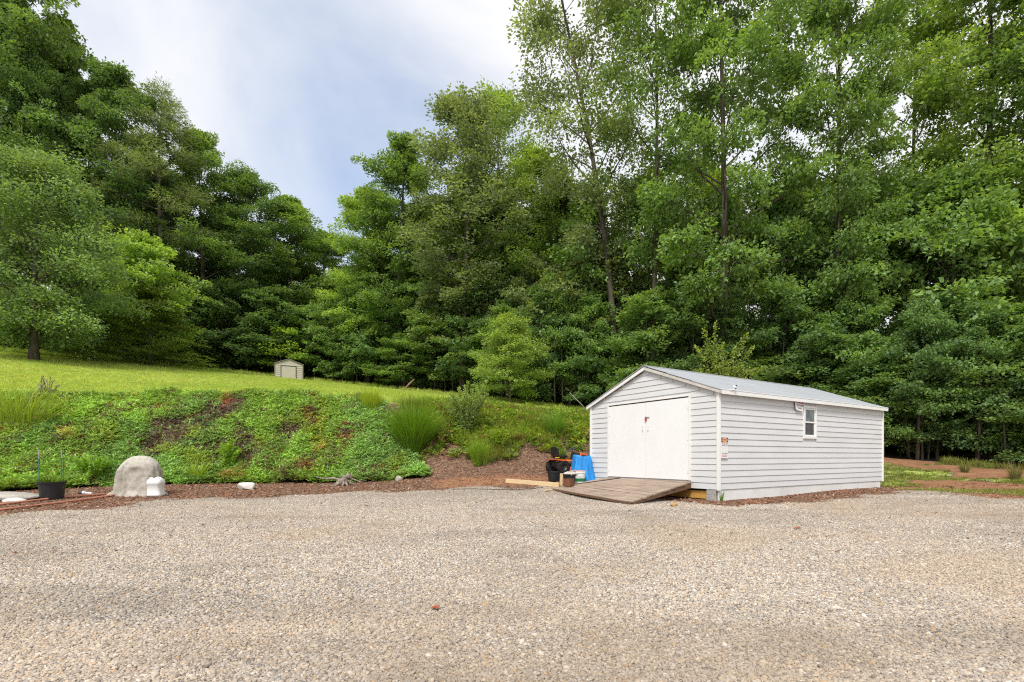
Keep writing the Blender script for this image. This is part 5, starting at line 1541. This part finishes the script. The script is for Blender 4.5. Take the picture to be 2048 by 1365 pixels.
# the clear patch lies low over the dip in the tree line
dp = wn('ShaderNodeVectorMath'); dp.operation = 'DOT_PRODUCT'
cd = Vector(((650 - CX) / F, 1, (HY - 400) / F)).normalized()
nrm = wn('ShaderNodeVectorMath'); nrm.operation = 'NORMALIZE'
nt.links.new(tc.outputs['Generated'], nrm.inputs[0]); nt.links.new(nrm.outputs[0], dp.inputs[0]); dp.inputs[1].default_value = cd
r2 = wn('ShaderNodeMapRange'); r2.inputs['From Min'].default_value = .87; r2.inputs['From Max'].default_value = 1.0; r2.inputs['To Min'].default_value = 0.0; r2.inputs['To Max'].default_value = .42
nt.links.new(dp.outputs['Value'], r2.inputs['Value'])
sb = wn('ShaderNodeMath'); sb.operation = 'SUBTRACT'; nt.links.new(nz.outputs['Fac'], sb.inputs[0]); nt.links.new(r2.outputs[0], sb.inputs[1])
cr = wn('ShaderNodeValToRGB'); cr.color_ramp.elements[0].position = .0; cr.color_ramp.elements[0].color = (.3, .3, .3, 1); cr.color_ramp.elements[1].position = .37; cr.color_ramp.elements[1].color = (1, 1, 1, 1)
nt.links.new(sb.outputs[0], cr.inputs['Fac'])
ms = wn('ShaderNodeMix'); ms.data_type = 'RGBA'; ms.blend_type = 'MULTIPLY'; ms.inputs[0].default_value = 1
nt.links.new(st.outputs[0], ms.inputs[6]); ms.inputs[7].default_value = (1.8, 2.2, 2.45, 1)
n2 = wn('ShaderNodeTexNoise'); n2.inputs['Scale'].default_value = 3.2; n2.inputs['Detail'].default_value = 6
nt.links.new(mp.outputs[0], n2.inputs['Vector'])
cc = wn('ShaderNodeValToRGB'); cc.color_ramp.elements[0].position = .35; cc.color_ramp.elements[0].color = (9.0, 9.3, 9.9, 1); cc.color_ramp.elements[1].position = .62; cc.color_ramp.elements[1].color = (10.2, 10.2, 10.35, 1)
nt.links.new(n2.outputs['Fac'], cc.inputs['Fac'])
mx = wn('ShaderNodeMix'); mx.data_type = 'RGBA'
nt.links.new(cr.outputs[0], mx.inputs[0]); nt.links.new(ms.outputs[2], mx.inputs[6]); nt.links.new(cc.outputs[0], mx.inputs[7])
nt.links.new(mx.outputs[2], bg.inputs['Color']); bg.inputs['Strength'].default_value = .1
nt.links.new(bg.outputs[0], wo.inputs['Surface'])

sd = bpy.data.lights.new('sun', 'SUN'); sd.energy = 3.4; sd.angle = math.radians(16); sd.color = (1, .965, .90)
so = bpy.data.objects.new('sun', sd); col.objects.link(so)
sv = Vector((math.sin(SUN_AZ) * math.cos(SUN_EL), math.cos(SUN_AZ) * math.cos(SUN_EL), math.sin(SUN_EL)))
so.rotation_euler = (-sv).to_track_quat('-Z', 'Y').to_euler(); so.location = (0, -10, 40)

scene.view_settings.view_transform = 'Standard'
scene.view_settings.look = 'None'
scene.view_settings.exposure = 0
scene.view_settings.gamma = 1
scene.render.engine = 'CYCLES'
scene.cycles.max_bounces = 6
scene.cycles.diffuse_bounces = 5
scene.cycles.transmission_bounces = 3
scene.cycles.use_denoising = False
scene.cycles.pixel_filter_type = 'BLACKMAN_HARRIS'
scene.cycles.filter_width = 1.15
scene.cycles.denoising_prefilter = 'NONE'
